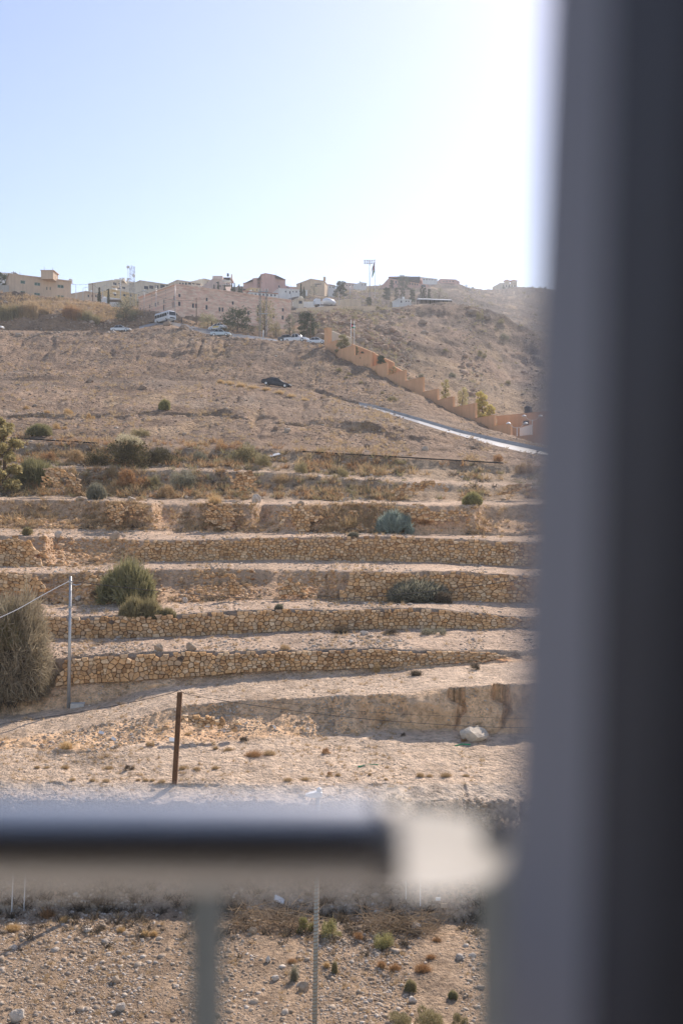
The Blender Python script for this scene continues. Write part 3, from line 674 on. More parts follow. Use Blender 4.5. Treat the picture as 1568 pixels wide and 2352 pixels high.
def boulder(x, y, wpx, hpx, label, mat=None, name='boulder', seed=0, tone=.5, flatn=6):
    rg = np.random.default_rng(500+seed); bm = bpy.data.meshes.new(name)
    import bmesh
    b = bmesh.new(); bmesh.ops.create_icosphere(b, subdivisions=3, radius=1)
    v = np.array([p.co[:] for p in b.verts])
    for _ in range(flatn+4):
        n = rg.normal(size=3); n /= np.linalg.norm(n); d = rg.uniform(.55, .85); s = v@n; v = v-np.outer(np.maximum(0, s-d), n)*.9
    v = v*(1+.26*fbm(v[:, 0]*1.7+seed, v[:, 1]*1.7, v[:, 2]*1.7, o=4)[:, None])
    v /= np.abs(v).max(0)
    for p, q in zip(b.verts, v): p.co = q
    b.to_mesh(bm); b.free()
    at = bm.attributes.new('tone', 'FLOAT', 'POINT'); at.data.foreach_set('value', np.full(len(v), tone, np.float32))
    p = hit(x, y); s = p.y/F
    o = link_mesh(name, bm, mat or M_rock, None, label=label, cat='rock')
    o.scale = (wpx*s/2, wpx*s*.38, hpx*s*.62); o.location = p+Vector((0, wpx*s*.25, hpx*s*.36)); return o
boulder(1083, 1704, 86, 32, 'big white boulder at the foot of the mud cliff', M_white_rock, seed=77, flatn=10)
boulder(437, 1497, 28, 22, 'rounded tan boulder on top of the lowest wall, right one of the pair', seed=2)
boulder(362, 1497, 24, 20, 'tan boulder on top of the lowest wall, left one of the pair', seed=3)
boulder(70, 1412, 20, 17, 'brown boulder at the left end of the second wall beside the dry tree', seed=4, tone=.2)
boulder(262, 1240, 24, 22, 'upright tan block beside the rubble gap', seed=5)
boulder(133, 1236, 18, 20, 'pale grey boulder standing left of the rubble gap', seed=6, tone=.85)
boulder(287, 1258, 14, 13, 'tan block loose at the end of the highest wall', seed=7)
boulder(590, 1154, 27, 20, 'grey rounded boulder right of the tall golden grass', seed=8, tone=.9)
boulder(300, 1150, 20, 11, 'flat grey stone at the terrace edge under the bramble', seed=9, tone=.95)
boulder(184, 1150, 22, 11, 'long tan stone on the terrace edge left of the bramble', seed=10)
boulder(177, 1381, 16, 13, 'pale block at the foot of the bank right of the grey pole', seed=11, tone=.85)
boulder(424, 1385, 15, 14, 'pale block in the rubble near the hanging cable', seed=12, tone=.8)
boulder(836, 1459, 22, 10, 'pale stone on the track edge below the second wall', seed=13, tone=.8)
boulder(690, 1162, 18, 12, 'tan squared block on the terrace edge above the ruined wall piece', seed=14)
boulder(36, 2352, 36, 30, 'round pale boulder at the bottom left corner', seed=15, tone=.85)
boulder(266, 2262, 22, 20, 'angular tan rock on the gravel beside green weeds', seed=16)
boulder(275, 2325, 26, 20, 'grey rock on the gravel left of the middle baluster', seed=17, tone=.95)
boulder(697, 2279, 26, 22, 'angular brown rock beside the ribbed lamp post', seed=18, tone=.15)
boulder(615, 2212, 13, 14, 'small white rock left of the ribbed lamp post', seed=19, tone=.85)
boulder(633, 2254, 20, 11, 'flat white rock left of the angular brown rock', seed=20, tone=.85)
boulder(956, 2148, 30, 26, 'grey concrete lump in the dry branches', seed=21, tone=.95)
boulder(948, 2305, 20, 13, 'pale stone alone near the bottom right', seed=22, tone=.8)
boulder(580, 2147, 20, 16, 'tan block at the edge of the dry branches', seed=23, tone=.6)
boulder(1055, 2205, 20, 12, 'grey stone beside the right baluster', seed=24, tone=.95)
boulder(870, 757, 20, 14, 'orange tan crag block on the quarried slope', M_rockhill, seed=25)
boulder(1087, 722, 34, 14, 'rocky outcrop at the shoulder of the quarried hill', M_rockhill, seed=26, tone=.1)
boulder(975, 768, 22, 12, 'squared brown crag above the stepped wall', M_rockhill, seed=27, tone=.3)
boulder(972, 744, 22, 13, 'tall rock outcrop on the quarried slope', M_rockhill, seed=28, tone=.3)
boulder(1120, 734, 26, 16, 'shaded rock outcrop by the hill shoulder, lower one', M_rockhill, seed=29, tone=.1)
boulder(420, 757, 26, 14, 'sandy boulder beside the hilltop road below the bus', M_rockhill, seed=30)
boulder(382, 748, 20, 14, 'sandy boulder in front of the bus', M_rockhill, seed=31)
boulder(735, 776, 34, 16, 'large tan rock in the crest below the pickup', M_rockhill, seed=32)
boulder(830, 789, 36, 16, 'broad rock ledge below the flag poles', M_rockhill, seed=33)
boulder(205, 878, 17, 12, 'tan rock on the bare slope, right of a cluster', M_rockhill, seed=34)
boulder(327, 893, 19, 13, 'tan rock standing alone in the middle of the slope', M_rockhill, seed=35)
boulder(660, 995, 16, 16, 'pale rock near the eroded ledge', M_rockhill, seed=36, tone=.8)
boulder(634, 988, 16, 13, 'yellowish boulder left of the pale rock by the ledge', M_rockhill, seed=37)
boulder(976, 1035, 18, 12, 'pale rounded rock above the black pipe', M_rockhill, seed=38, tone=.8)
boulder(844, 1027, 16, 10, 'tan rounded rock above the pipe, left of the pale one', M_rockhill, seed=39)

# ================================================================= PLANTS
GREEN = leafy('leaf_broom_green', [(.19,.18,.08),(.30,.275,.14),(.42,.38,.22)])
OLIVE = leafy('leaf_olive', [(.22,.185,.09),(.33,.28,.15),(.44,.38,.22)])
TAN = leafy('leaf_dry_tan', [(.34,.23,.125),(.50,.36,.20),(.62,.48,.30)])
GOLD = leafy('leaf_dry_gold', [(.46,.30,.14),(.62,.44,.22),(.72,.55,.31)])
RUST = leafy('leaf_rust', [(.28,.15,.07),(.42,.245,.12),(.52,.34,.18)])
GREY = leafy('leaf_grey_green', [(.18,.17,.115),(.28,.265,.19),(.38,.355,.27)])
BLUE = leafy('leaf_blue_green', [(.20,.25,.20),(.31,.37,.31),(.42,.48,.42)])
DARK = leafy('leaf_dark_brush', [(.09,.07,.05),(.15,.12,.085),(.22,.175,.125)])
BRAMBLE = leafy('leaf_bramble', [(.06,.055,.028),(.11,.095,.048),(.19,.155,.085)])
PALE = leafy('leaf_pale_seed', [(.56,.50,.33),(.70,.62,.43)])
PINE = leafy('needle_pine', [(.055,.07,.03),(.09,.11,.05),(.13,.15,.07)], trans=.12)
PALETREE = leafy('leaf_pale_tree', [(.38,.33,.15),(.52,.45,.22),(.64,.57,.33)])
WEED = leafy('leaf_weed', [(.20,.19,.07),(.36,.33,.14),(.50,.45,.24)])
YELLOWG = leafy('leaf_yellow_green', [(.44,.37,.10),(.60,.50,.17),(.70,.60,.26)])
WOOD = plain('bark', (.14,.10,.07), .95, .1, var=.3, scale=4)
def blades(n, rg, org, dirs, length, width):
    """n thin triangles from org along dirs"""
    side = np.cross(dirs, rg.normal(size=(n, 3))); side /= np.linalg.norm(side, axis=1)[:, None]+1e-9
    a = org-side*width[:, None]/2; b = org+side*width[:, None]/2; c = org+dirs*length[:, None]
    return np.stack([a, b, c], 1).reshape(-1, 3)
def leaves(n, rg, pts, size):
    d = rg.normal(size=(n, 3)); d /= np.linalg.norm(d, axis=1)[:, None]; e = np.cross(d, rg.normal(size=(n, 3))); e /= np.linalg.norm(e, axis=1)[:, None]+1e-9
    s = size[:, None]
    return np.stack([pts-d*s*.5-e*s*.28, pts+d*s*.5, pts-d*s*.5+e*s*.28], 1).reshape(-1, 3)
def tri_mesh(name, v):
    return np_mesh(name, v, np.arange(len(v)).reshape(-1, 3))
def hemi(n, rg, zmin=0.05):
    d = rg.normal(size=(n, 3)); d[:, 2] = np.abs(d[:, 2]); d /= np.linalg.norm(d, axis=1)[:, None]; d[:, 2] = np.maximum(d[:, 2], zmin); return d
def shrub_broom(seed, n=6500, up=.8, lumps=7):
    """long fine twigs sweeping up and out of a low base, in bunches; radius about 1, height about 1"""
    rg = np.random.default_rng(seed); out = []
    hub = np.column_stack([rg.uniform(-.5, .5, (lumps, 2)), np.zeros(lumps)])
    for h in hub:
        k = n//lumps; d = hemi(k, rg, .1); d[:, 2] = d[:, 2]*.7+up*rg.uniform(.2, 1, k); d[:, :2] += h[:2]*.8
        d /= np.linalg.norm(d, axis=1)[:, None]
        ln = rg.uniform(.35, 1.0, k)*rg.uniform(.75, 1.05)
        st = h+d*(ln*rg.uniform(.1, .8, k)**.7)[:, None]*np.array([.9, .9, .8])
        tip = d+rg.normal(0, .4, (k, 3)); tip /= np.linalg.norm(tip, axis=1)[:, None]
        out.append(blades(k, rg, st, tip, ln*rg.uniform(.14, .3, k), rg.uniform(.018, .04, k)))
    v = np.concatenate(out).reshape(-1, 3, 3); v[..., 2] = np.maximum(v[..., 2], 0); v[..., 2] /= np.percentile(v[..., 2], 97); v[..., :2] /= np.percentile(np.abs(v[..., :2]), 97)
    q = v.mean(1); rad = np.linalg.norm(q, axis=1); lim = .84+.26*fbm(q[:, 0]*2.1+seed, q[:, 1]*2.1, q[:, 2]*2.1, o=3)      # a rounded, lumpy outline
    k_ = np.where(rad > lim, lim*rg.uniform(.8, 1.0, len(rad))/np.maximum(rad, .01), 1); v = (v+(q*(k_-1)[:, None])[:, None, :]).reshape(-1, 3)
    v[:, 2] = np.maximum(v[:, 2], 0); v[:, 2] /= np.percentile(v[:, 2], 99.5); v[:, :2] /= np.percentile(np.abs(v[:, :2]), 99.5); return v
def shrub_cushion(seed, n=2200, lumps=9):
    """rounded twiggy mound of small leaves with gaps between its clumps"""
    rg = np.random.default_rng(seed); out = []
    for i in range(lumps):
        a = rg.uniform(0, 6.28); r = math.sqrt(rg.random())*.68; c = np.array([math.cos(a)*r, math.sin(a)*r, rg.uniform(.15, .75)*(1-.5*r)])
        k = n//lumps; d = rg.normal(size=(k, 3)); d /= np.linalg.norm(d, axis=1)[:, None]
        rad = rg.uniform(.2, .42)*rg.uniform(.55, 1.05, k)**.5
        p = c+d*rad[:, None]; out.append(leaves(k, rg, p, rg.uniform(.04, .10, k)))
        out.append(blades(k//4, rg, c+d[:k//4]*.1, d[:k//4]+np.array([0, 0, .4]), rad[:k//4]*1.15, rg.uniform(.012, .025, k//4)))
    v = np.concatenate(out); v[:, 2] = np.maximum(v[:, 2], 0); v[:, 2] /= v[:, 2].max(); return v
def shrub_dry(seed, n=1300):
    """open sheaf of dry stalks"""
    rg = np.random.default_rng(seed); d = hemi(n, rg, .25); d[:, 2] += .35; d /= np.linalg.norm(d, axis=1)[:, None]
    o = np.column_stack([rg.normal(0, .33, (n, 2)), np.zeros(n)]); ln = rg.uniform(.35, 1, n)
    o = o+d*(ln*rg.uniform(0, .5, n))[:, None]
    v = blades(n, rg, o, d+rg.normal(0, .15, (n, 3)), ln*.55, rg.uniform(.018, .045, n)); v[:, 2] = np.maximum(v[:, 2], 0); v[:, 2] /= v[:, 2].max(); return v
def shrub_weep(seed, n=5200):
    """big round shrub whose fine twigs hang down on the outside"""
    rg = np.random.default_rng(seed); d = hemi(n, rg, .0); r = rg.uniform(.55, 1, n)**.6
    lump = 1+.42*fbm(d[:, 0]*2.6, d[:, 1]*2.6, d[:, 2]*2.6, o=4)
    p = d*(r*lump)[:, None]*np.array([1, 1, 1.0]); dn = d*.55+rg.normal(0, .42, (n, 3))+np.array([0, 0, -.55])*(1-d[:, 2:3])
    dn /= np.linalg.norm(dn, axis=1)[:, None]
    v = blades(n, rg, p, dn, rg.uniform(.08, .34, n), rg.uniform(.008, .022, n)); v[:, 2] = np.maximum(v[:, 2], 0); return v
SHR = {}
def shrub_me(kind, k):
    key = (kind, k)
    if key not in SHR:
        fn = {'broom': shrub_broom, 'cushion': shrub_cushion, 'dry': shrub_dry, 'weep': shrub_weep}[kind]
        SHR[key] = fn(900+31*k+len(kind))
    return SHR[key]
MESH = {}
def shrub(x, y, wpx, hpx, kind, mat, label, k=0, group=None, cat='shrub', name='shrub', extra=None, depth=.8):
    p = hit(x, y); s = p.y/F; key = (kind, k, mat.name)
    if 1000 < y < 1150: wpx, hpx = wpx*1.2, hpx*1.15
    if key not in MESH:
        me = tri_mesh(name, shrub_me(kind, k)); me.materials.append(mat); MESH[key] = me
    o = link_mesh(name, MESH[key], None, None, label=label, cat=cat, group=group)
    o.location = p+Vector((0, wpx*s*.22, -.06*hpx*s)); o.scale = (wpx*s/2, wpx*s/2*depth, hpx*s*1.06); o.rotation_euler = (0, 0, 0)
    if k % 2: o.scale.x *= -1
    return o
G1 = 'shrubs on the terraces'
shrub(286, 1392, 136, 104, 'broom', GREEN, 'large round green broom bush beside the hanging cable', 1, G1)
shrub(308, 1444, 84, 74, 'broom', OLIVE, 'olive bush hanging over the second wall, left clump', 2, G1)
shrub(346, 1440, 62, 66, 'broom', OLIVE, 'olive bush hanging over the second wall, middle clump', 3, G1)
shrub(384, 1430, 42, 34, 'broom', OLIVE, 'small olive bush on top of the second wall, right clump', 4, G1)
shrub(78, 1117, 84, 58, 'broom', GREEN, 'dense round green broom at the left under the pipe terrace', 5, G1)
shrub(86, 1001, 54, 26, 'broom', GREEN, 'low spreading green shrub just above the pipe', 6, G1)
shrub(378, 941, 30, 25, 'broom', WEED, 'small green broom alone on the bare slope', 7)
o = shrub(280, 1075, 134, 82, 'cushion', BRAMBLE, 'big dark bramble thicket with pale seed heads on its crown', 1, G1)
q = shrub(296, 1073, 74, 28, 'cushion', PALE, 'pale cream seed heads covering the crown of the bramble thicket', 2, None, 'seed heads', 'seed_heads'); q.location = o.location+Vector((.5, -.3, o.scale.z*.60))
shrub(180, 1067, 70, 44, 'cushion', TAN, 'tan olive scrub left of the bramble thicket', 3, G1)
shrub(108, 1060, 46, 30, 'cushion', RUST, 'brown scrub between the green broom and the pipe', 4, G1)
shrub(218, 1072, 62, 48, 'cushion', BRAMBLE, 'dark shaded scrub at the left foot of the bramble thicket', 5, G1)
shrub(368, 1068, 74, 50, 'cushion', BRAMBLE, 'dark olive scrub at the right foot of the bramble thicket', 6, G1)
shrub(548, 1066, 96, 62, 'cushion', OLIVE, 'olive brown bush on the bank left of the white slab', 7, G1)
shrub(530, 1040, 66, 32, 'cushion', RUST, 'dry tan growth on top of the olive brown bush', 8, G1)
shrub(600, 1072, 52, 36, 'cushion', OLIVE, 'olive scrub below the white slab', 1, G1)
shrub(460, 1060, 40, 30, 'cushion', GREY, 'grey scrub midway between the two dark bushes', 2, G1)
shrub(300, 1126, 84, 62, 'cushion', RUST, 'rusty dry scrub on the bank below the bramble thicket', 3, G1)
shrub(350, 1122, 48, 40, 'cushion', OLIVE, 'olive scrub right of the rusty dry scrub', 4, G1)
shrub(416, 1122, 74, 52, 'cushion', GREY, 'mixed grey green scrub on the bank above the stone edge', 5, G1)
shrub(385, 1146, 46, 40, 'cushion', TAN, 'dry tan scrub below the mixed grey green scrub', 6, G1)
shrub(218, 1148, 38, 34, 'broom', GREY, 'pale grey green bush on the terrace edge', 8, G1)
shrub(250, 1100, 40, 42, 'cushion', TAN, 'dry tan scrub left of the rusty scrub', 7, G1)
shrub(150, 1098, 56, 34, 'cushion', TAN, 'dry scrub on the small rough wall', 8, G1)
shrub(492, 1160, 40, 36, 'dry', GOLD, 'tall clump of golden dry grass on the terrace edge', 1, G1, 'grass clump', 'grass_clump')
shrub(480, 1210, 56, 40, 'dry', TAN, 'dry grass hanging on the overgrown walling', 2, G1, 'grass clump', 'grass_clump')
shrub(688, 1087, 42, 30, 'cushion', OLIVE, 'olive cushion shrub right of the white slab', 1, G1)
shrub(788, 1096, 32, 26, 'cushion', OLIVE, 'olive cushion shrub below the middle of the pipe', 2, G1)
shrub(806, 1080, 26, 20, 'cushion', RUST, 'orange brown shrub below the pipe', 3, G1)
shrub(920, 1086, 40, 18, 'cushion', DARK, 'dark low scrub below the pipe', 4, G1)
shrub(1144, 1061, 28, 22, 'cushion', RUST, 'brown bush at the right end of the pipe', 5, G1)
shrub(1210, 1092, 52, 36, 'cushion', TAN, 'pale scrub close to the pillar under the asphalt road', 6, G1)
shrub(1086, 1159, 46, 30, 'broom', WEED, 'neat green broom on the terrace edge near the pillar', 1, G1)
shrub(908, 1226, 86, 56, 'broom', BLUE, 'blue green shrub at the foot of the ruined bank', 2, G1)
shrub(978, 1205, 48, 36, 'dry', RUST, 'rust coloured dry shrub right of the blue green one', 3, G1)
shrub(750, 1222, 42, 28, 'dry', GOLD, 'round golden shrub at the foot of the bank', 4, G1)
shrub(800, 1212, 58, 38, 'dry', GOLD, 'golden grass on the ruined walling beside the notch', 1, G1, 'grass clump', 'grass_clump')
shrub(712, 1210, 36, 30, 'cushion', DARK, 'dark scrub in the corner left of the golden shrub', 2, G1)
shrub(648, 1110, 40, 34, 'dry', TAN, 'dry stalks on the scrubby bank left of centre', 2, G1)
shrub(62, 1230, 28, 20, 'broom', OLIVE, 'small olive tuft on the left broken wall end', 3, G1)
shrub(965, 1384, 150, 50, 'broom', GREY, 'broad grey green thorn shrub in front of the third wall', 4, G1)
shrub(1020, 1386, 46, 26, 'broom', DARK, 'dark right end of the broad thorn shrub', 5, G1)
shrub(640, 1402, 24, 15, 'broom', GREY, 'small grey tuft on the terrace edge above the second wall', 6, G1)
shrub(812, 1234, 28, 12, 'broom', GREY, 'flat grey tuft on top of the highest wall', 7, G1)
shrub(784, 1455, 44, 26, 'dry', DARK, 'dark dead brush at the foot of the second wall', 3, G1)
shrub(896, 1459, 52, 22, 'cushion', DARK, 'low dark brush at the wall foot right of the pale stone', 7, G1)
shrub(1000, 1460, 70, 24, 'cushion', GREY, 'grey brush along the foot of the second wall near the pillar', 8, G1)
shrub(865, 1545, 20, 34, 'dry', GOLD, 'thin golden stalks against the lowest wall', 4, G1)
shrub(1090, 1540, 36, 24, 'cushion', DARK, 'brown bush at the right end of the lowest wall', 1, G1)
shrub(955, 1553, 34, 20, 'dry', DARK, 'dark twigs at the foot of the lowest wall', 1, G1)
shrub(655, 1496, 36, 20, 'cushion', TAN, 'dry cushion plant on top of the lowest wall', 2, G1)
shrub(225, 1386, 70, 40, 'cushion', DARK, 'dark brush in the shade left of the large broom', 3, G1)
shrub(320, 1150, 30, 16, 'cushion', TAN, 'small dry scrub on the terrace edge below the rusty scrub', 4, G1)
for i, (x, y, a, b_) in enumerate([(126,986,30,20),(156,952,32,20),(206,964,26,22),(148,986,18,12),(106,950,18,12),(60,940,18,12)]):
    shrub(x, y, a, b_, 'cushion', GOLD, ['round straw coloured cushion plant above the low green shrub','straw coloured cushion plant on the slope, highest of its cluster','straw coloured cushion plant on the slope, right of its cluster','small straw cushion beside the round one','small straw cushion left of the cluster','small straw cushion near the left edge tree'][i], i % 8+1, 'straw cushions on the slope')
shrub(318, 1003, 50, 24, 'cushion', OLIVE, 'olive scrub behind the bramble crown', 5)
for i, (x, y, a, b_) in enumerate([(505,880,18,15),(524,884,28,18),(552,888,26,16),(580,893,30,17),(610,897,24,14),(640,904,26,15),(668,912,24,13),(700,920,22,12)]):
    shrub(x, y, a, b_, 'dry', GOLD, ['first','second','third','fourth','fifth','sixth','seventh','last'][i]+' golden grass clump from the left in the row before the dark blue car', i % 4+1, 'grass clumps before the dark car', 'grass clump', 'grass_clump')
for i, (x, y, a, b_, l) in enumerate([(777,853,24,13,'highest'),(803,862,20,10,'second highest'),(797,870,20,9,'small flat'),(829,881,16,10,'middle'),(878,904,15,8,'second lowest'),(902,921,30,16,'lowest and broadest')]):
    shrub(x, y, a, b_, 'cushion', OLIVE, l+' olive cushion bush on the slope in front of the stepped wall', i+1, 'cushion bushes before the stepped wall')
for i, (x, y, a, b_, l) in enumerate([(966,868,22,15,'grey bush behind the stepped wall left of the pale tree'),(1040,866,24,16,'grey bush on the quarried slope above the pale trees'),(1106,821,30,24,'light green bush high on the quarried slope'),(1023,808,18,13,'dark bush on the quarried slope beside a rock cluster'),(1167,883,18,15,'dark round bush alone near the pillar'),(815,734,18,16,'dark bush under the hut on the quarried ridge'),(925,730,14,10,'small dark bush on the ridge'),(1103,735,20,34,'dark bush in the gully of the rocky shoulder'),(1150,745,22,20,'bush on the rocky shoulder'),(1160,780,30,20,'grey green bush under the rocky shoulder'),(870,712,22,14,'dark bush beside the carpark wall')]):
    shrub(x, y, a, b_, 'cushion', GREY if 'gr' in l.split()[0] else OLIVE, l, i % 8+1, 'bushes on the quarried hill')
# the sandy field
FIELD = [(84,1766),(106,1766),(148,1767),(248,1768),(418,1769),(451,1770),(494,1768),(211,1796),(242,1798),(316,1795),(334,1796),(349,1796),(371,1800),(165,1795),(430,1690),(523,1725),(495,1722),(776,1784),(849,1782),(886,1793),(965,1786),(986,1786),(1025,1786),(1070,1785),(660,1796),(700,1794),(618,1736)]
ORD = ['nearest', 'second', 'third', 'fourth', 'fifth', 'sixth', 'seventh', 'eighth', 'ninth', 'tenth']
def tuft_label(x, y):
    if y < 1745: return {430: 'small dry tuft at the bank foot right of the brown post', 523: 'small dry tuft mid field, higher one of a close pair', 495: 'small dry tuft mid field, left one of a close pair', 618: 'wide dry tuft beside the largest brown tuft on the field'}[x]
    row = 'front' if y > 1778 else 'middle'; side = x > 400
    same = sorted([q[0] for q in FIELD if q[1] > 1745 and (q[1] > 1778) == (row == 'front') and (q[0] > 400) == side], key=lambda v: abs(v-400))
    return 'dry tuft in the %s row, %s one %s of the brown post' % (row, ORD[same.index(x)], 'right' if side else 'left')
for i, (x, y, a, b_) in enumerate([(84,1766,16,10),(106,1766,18,8),(148,1767,24,12),(248,1768,26,13),(418,1769,22,13),(451,1770,20,12),(494,1768,20,11),(211,1796,16,13),(242,1798,22,11),(316,1795,12,10),(334,1796,16,10),(349,1796,14,12),(371,1800,20,12),(165,1795,16,12),(430,1690,18,10),(523,1725,22,11),(495,1722,14,12),(776,1784,15,11),(849,1782,11,10),(886,1793,10,10),(965,1786,22,15),(986,1786,18,11),(1025,1786,30,14),(1070,1785,20,9),(660,1796,24,12),(700,1794,22,11),(618,1736,34,16)]):
    shrub(x, y, a, b_, 'dry', TAN, tuft_label(x, y), i % 4+1, 'low tufts on the sandy field', 'grass tuft', 'grass_tuft')
shrub(295, 1771, 30, 17, 'cushion', DARK, 'dark brown tuft left of the brown pole on the field', 3, None, 'grass tuft', 'grass_tuft')
shrub(582, 1740, 42, 22, 'dry', RUST, 'largest brown tuft in the middle of the field', 2, None, 'grass tuft', 'grass_tuft')
shrub(748, 1733, 26, 20, 'cushion', RUST, 'brown cushion tuft standing with rubble on the field', 4, None, 'grass tuft', 'grass_tuft')
shrub(1066, 1705, 24, 10, 'cushion', RUST, 'flat brown tuft below the white boulder', 5, None, 'grass tuft', 'grass_tuft')
shrub(757, 1783, 14, 13, 'cushion', RUST, 'round brown tuft at the field edge above the lamp', 6, None, 'grass tuft', 'grass_tuft')
shrub(150, 1722, 36, 26, 'dry', GOLD, 'golden bush beside the white rubble heap', 1, None)
shrub(560, 1704, 26, 14, 'cushion', DARK, 'dark scrub at the foot of the track bank', 6, None)
shrub(925, 1692, 16, 12, 'cushion', DARK, 'dark small scrub at the foot of the mud cliff', 7, None)
shrub(345, 1716, 24, 16, 'cushion', TAN, 'tan scrub left of the white stone slab', 8, None)
# the valley floor
shrub(703, 2148, 56, 52, 'cushion', WEED, 'bushy green weed left of the ribbed lamp post', 3, 'green weeds on the valley floor')
shrub(757, 2158, 60, 56, 'cushion', WEED, 'bushy green weed right of the ribbed lamp post', 4, 'green weeds on the valley floor')
shrub(880, 2186, 66, 52, 'cushion', WEED, 'bushy green weed alone in the lit gravel', 5, 'green weeds on the valley floor')
shrub(768, 2238, 16, 28, 'broom', OLIVE, 'small upright green weed with shadow on the gravel', 6, 'green weeds on the valley floor')
shrub(944, 2280, 30, 26, 'broom', OLIVE, 'yellow green weed among grey stones', 7, 'green weeds on the valley floor')
shrub(1040, 2298, 22, 20, 'broom', GREEN, 'dark green weed near the right baluster', 8, 'green weeds on the valley floor')
shrub(675, 2255, 22, 60, 'dry', GREY, 'thin grey stalks left of the angular brown rock', 2, 'green weeds on the valley floor')
for i, (x, y, a, b_) in enumerate([(915,2362,84,36),(990,2372,96,60),(1056,2362,50,42)]):
    shrub(x, y, a, b_, 'cushion', OLIVE, ['leafy weeds at the bottom edge, left clump','leafy weeds at the bottom edge, tallest clump','leafy weeds at the bottom edge beside the right baluster'][i], i+1, 'leafy weeds at the bottom edge')
shrub(821, 2164, 34, 28, 'cushion', RUST, 'brown dead cushion right of the green weeds', 1, 'dead tufts on the valley floor')
for i, (x, y, a, b_, l) in enumerate([(876,2226,24,26,'rusty dead weed left of its twin'),(907,2233,30,28,'rusty dead weed right of its twin'),(972,2236,46,26,'broad rusty dead weed'),(1003,2165,26,14,'brown tuft at the concrete lump'),(750,2225,16,22,'orange tuft beside the lamp post'),(670,2215,24,16,'brown tuft with a white stone'),(277,2144,22,20,'golden tuft left of a pair on the gravel'),(332,2152,22,22,'golden tuft, left of the pair'),(352,2153,20,22,'golden tuft, right of the pair'),(148,2121,28,20,'straw tuft at the shade edge'),(26,2142,40,24,'dry stalks at the left edge on the gravel'),(106,2110,38,32,'brown dead bush in the embankment shade'),(990,2205,26,14,'rusty tuft near the right baluster')]):
    shrub(x, y, a, b_, 'dry', RUST if ('rust' in l or 'brown' in l) else GOLD, l, i % 4+1, 'dead tufts on the valley floor')
def twigs(x0, x1, y0, y1, n, label, seed):
    rg = np.random.default_rng(seed); a = hit(x0, y0); b = hit(x1, y1)
    c = (a+b)/2; wd = abs(b.x-a.x)/2; hgt = 1.0
    o = np.column_stack([rg.uniform(-wd, wd, n), rg.uniform(-.5, .5, n), rg.uniform(.0, .45, n)*hgt])
    for i in range(n): o[i, 2] += gz(c.x+o[i, 0], c.y+o[i, 1])-c.z
    d = rg.normal(size=(n, 3))*np.array([1, .5, .45]); d /= np.linalg.norm(d, axis=1)[:, None]
    me = tri_mesh('dead_branches', blades(n, rg, o, d, rg.uniform(.3, 1.4, n), rg.uniform(.012, .026, n)))
    ob = link_mesh('dead_branches', me, leafy('dead_twig_%d' % seed, [(.16,.11,.07),(.28,.21,.14),(.38,.30,.21)]), None, label=label, cat='dead branches'); ob.location = c
twigs(525, 705, 2128, 2128, 520, 'tangle of dead branches left of the ribbed lamp post', 41)
twigs(835, 1010, 2140, 2140, 520, 'low tangle of dead branches behind the concrete lump', 42)

# the big hanging shrub on the left, a trunk under a crown
def weeper(x, y, wpx, hpx, label):
    p = hit(x, y); s = p.y/F; r = empty('drooping_tree', p, label=label, cat='tree')
    t = MB()
    for a in range(7):
        an = a*.9; t.tube([(math.cos(an)*.1, math.sin(an)*.1, -.2), (math.cos(an)*.5, math.sin(an)*.5, hpx*s*.3), (math.cos(an)*1.0, math.sin(an)*1.0, hpx*s*.6)], [.1, .06, .02], 5)
    t.build('trunk', WOOD, r)
    me = tri_mesh('crown', shrub_weep(71, 12000)); me.materials.append(leafy('leaf_weeping', [(.20,.16,.10),(.34,.28,.19),(.48,.41,.29)], scale=3))
    c = link_mesh('crown', me, None, r); c.scale = (wpx*s/2, wpx*s/2*.9, hpx*s*.97)
    rg = np.random.default_rng(5); k = 2500; d = hemi(k, rg, .0); q = d*(rg.uniform(.2, .8, k)[:, None])
    core = tri_mesh('inner_twigs', blades(k, rg, q, rg.normal(size=(k, 3))*.5+np.array([0, 0, -.3]), rg.uniform(.2, .45, k), rg.uniform(.012, .03, k))); core.materials.append(DARK)
    co = link_mesh('inner_twigs', core, None, r); co.scale = c.scale
    me2 = tri_mesh('shoots', shrub_broom(72, 3200, .9, 9)); me2.materials.append(OLIVE)
    c2 = link_mesh('shoots', me2, None, r); c2.location = (-.6, 0, hpx*s*.50); c2.scale = (wpx*s*.42, wpx*s*.4, hpx*s*.52)
    return r
weeper(30, 1597, 190, 212, 'large grey drooping shrub tree at the left edge beside the lowest wall')

# dry grass that nobody could count
def tufts(name, label, n, rows, lo, hi, mat, wfun=None, nb=16):
    p, px = pick(n, rows, wfun); out = []
    rg = np.random.default_rng(n); sz = rg.uniform(lo, hi, n)*px
    for k in range(nb):
        d = hemi(n, rg, .3); d[:, 2] += .45; d /= np.linalg.norm(d, axis=1)[:, None]
        o = p+np.column_stack([rg.normal(0, .22, (n, 2)), np.zeros(n)])*sz[:, None]
        out.append(blades(n, rg, o, d, sz*rg.uniform(.4, 1, n), sz*rg.uniform(.05, .12, n)))
    me = tri_mesh(name, np.concatenate(out)); return link_mesh(name, me, mat, None, kind='stuff', label=label)
tufts('dry_grass', 'thin dry grass and weeds on the valley floor', 620, strip('near1'), 7, 20, TAN)
tufts('dry_brush', 'brown dead brush along the foot of the embankment', 260, strip('emb_foot', 'near1'), 14, 34, DARK, near_edge('emb_foot', .16), nb=24)
tufts('dry_grass', 'thin dry weeds along the field edges', 500, strip('berm', 'field', 'emb_lip'), 5, 13, TAN)
tufts('dry_grass', 'dry weeds along the track and its bank', 420, strip('cliff_foot', 'cliff_lip', 'track_back'), 5, 14, TAN)
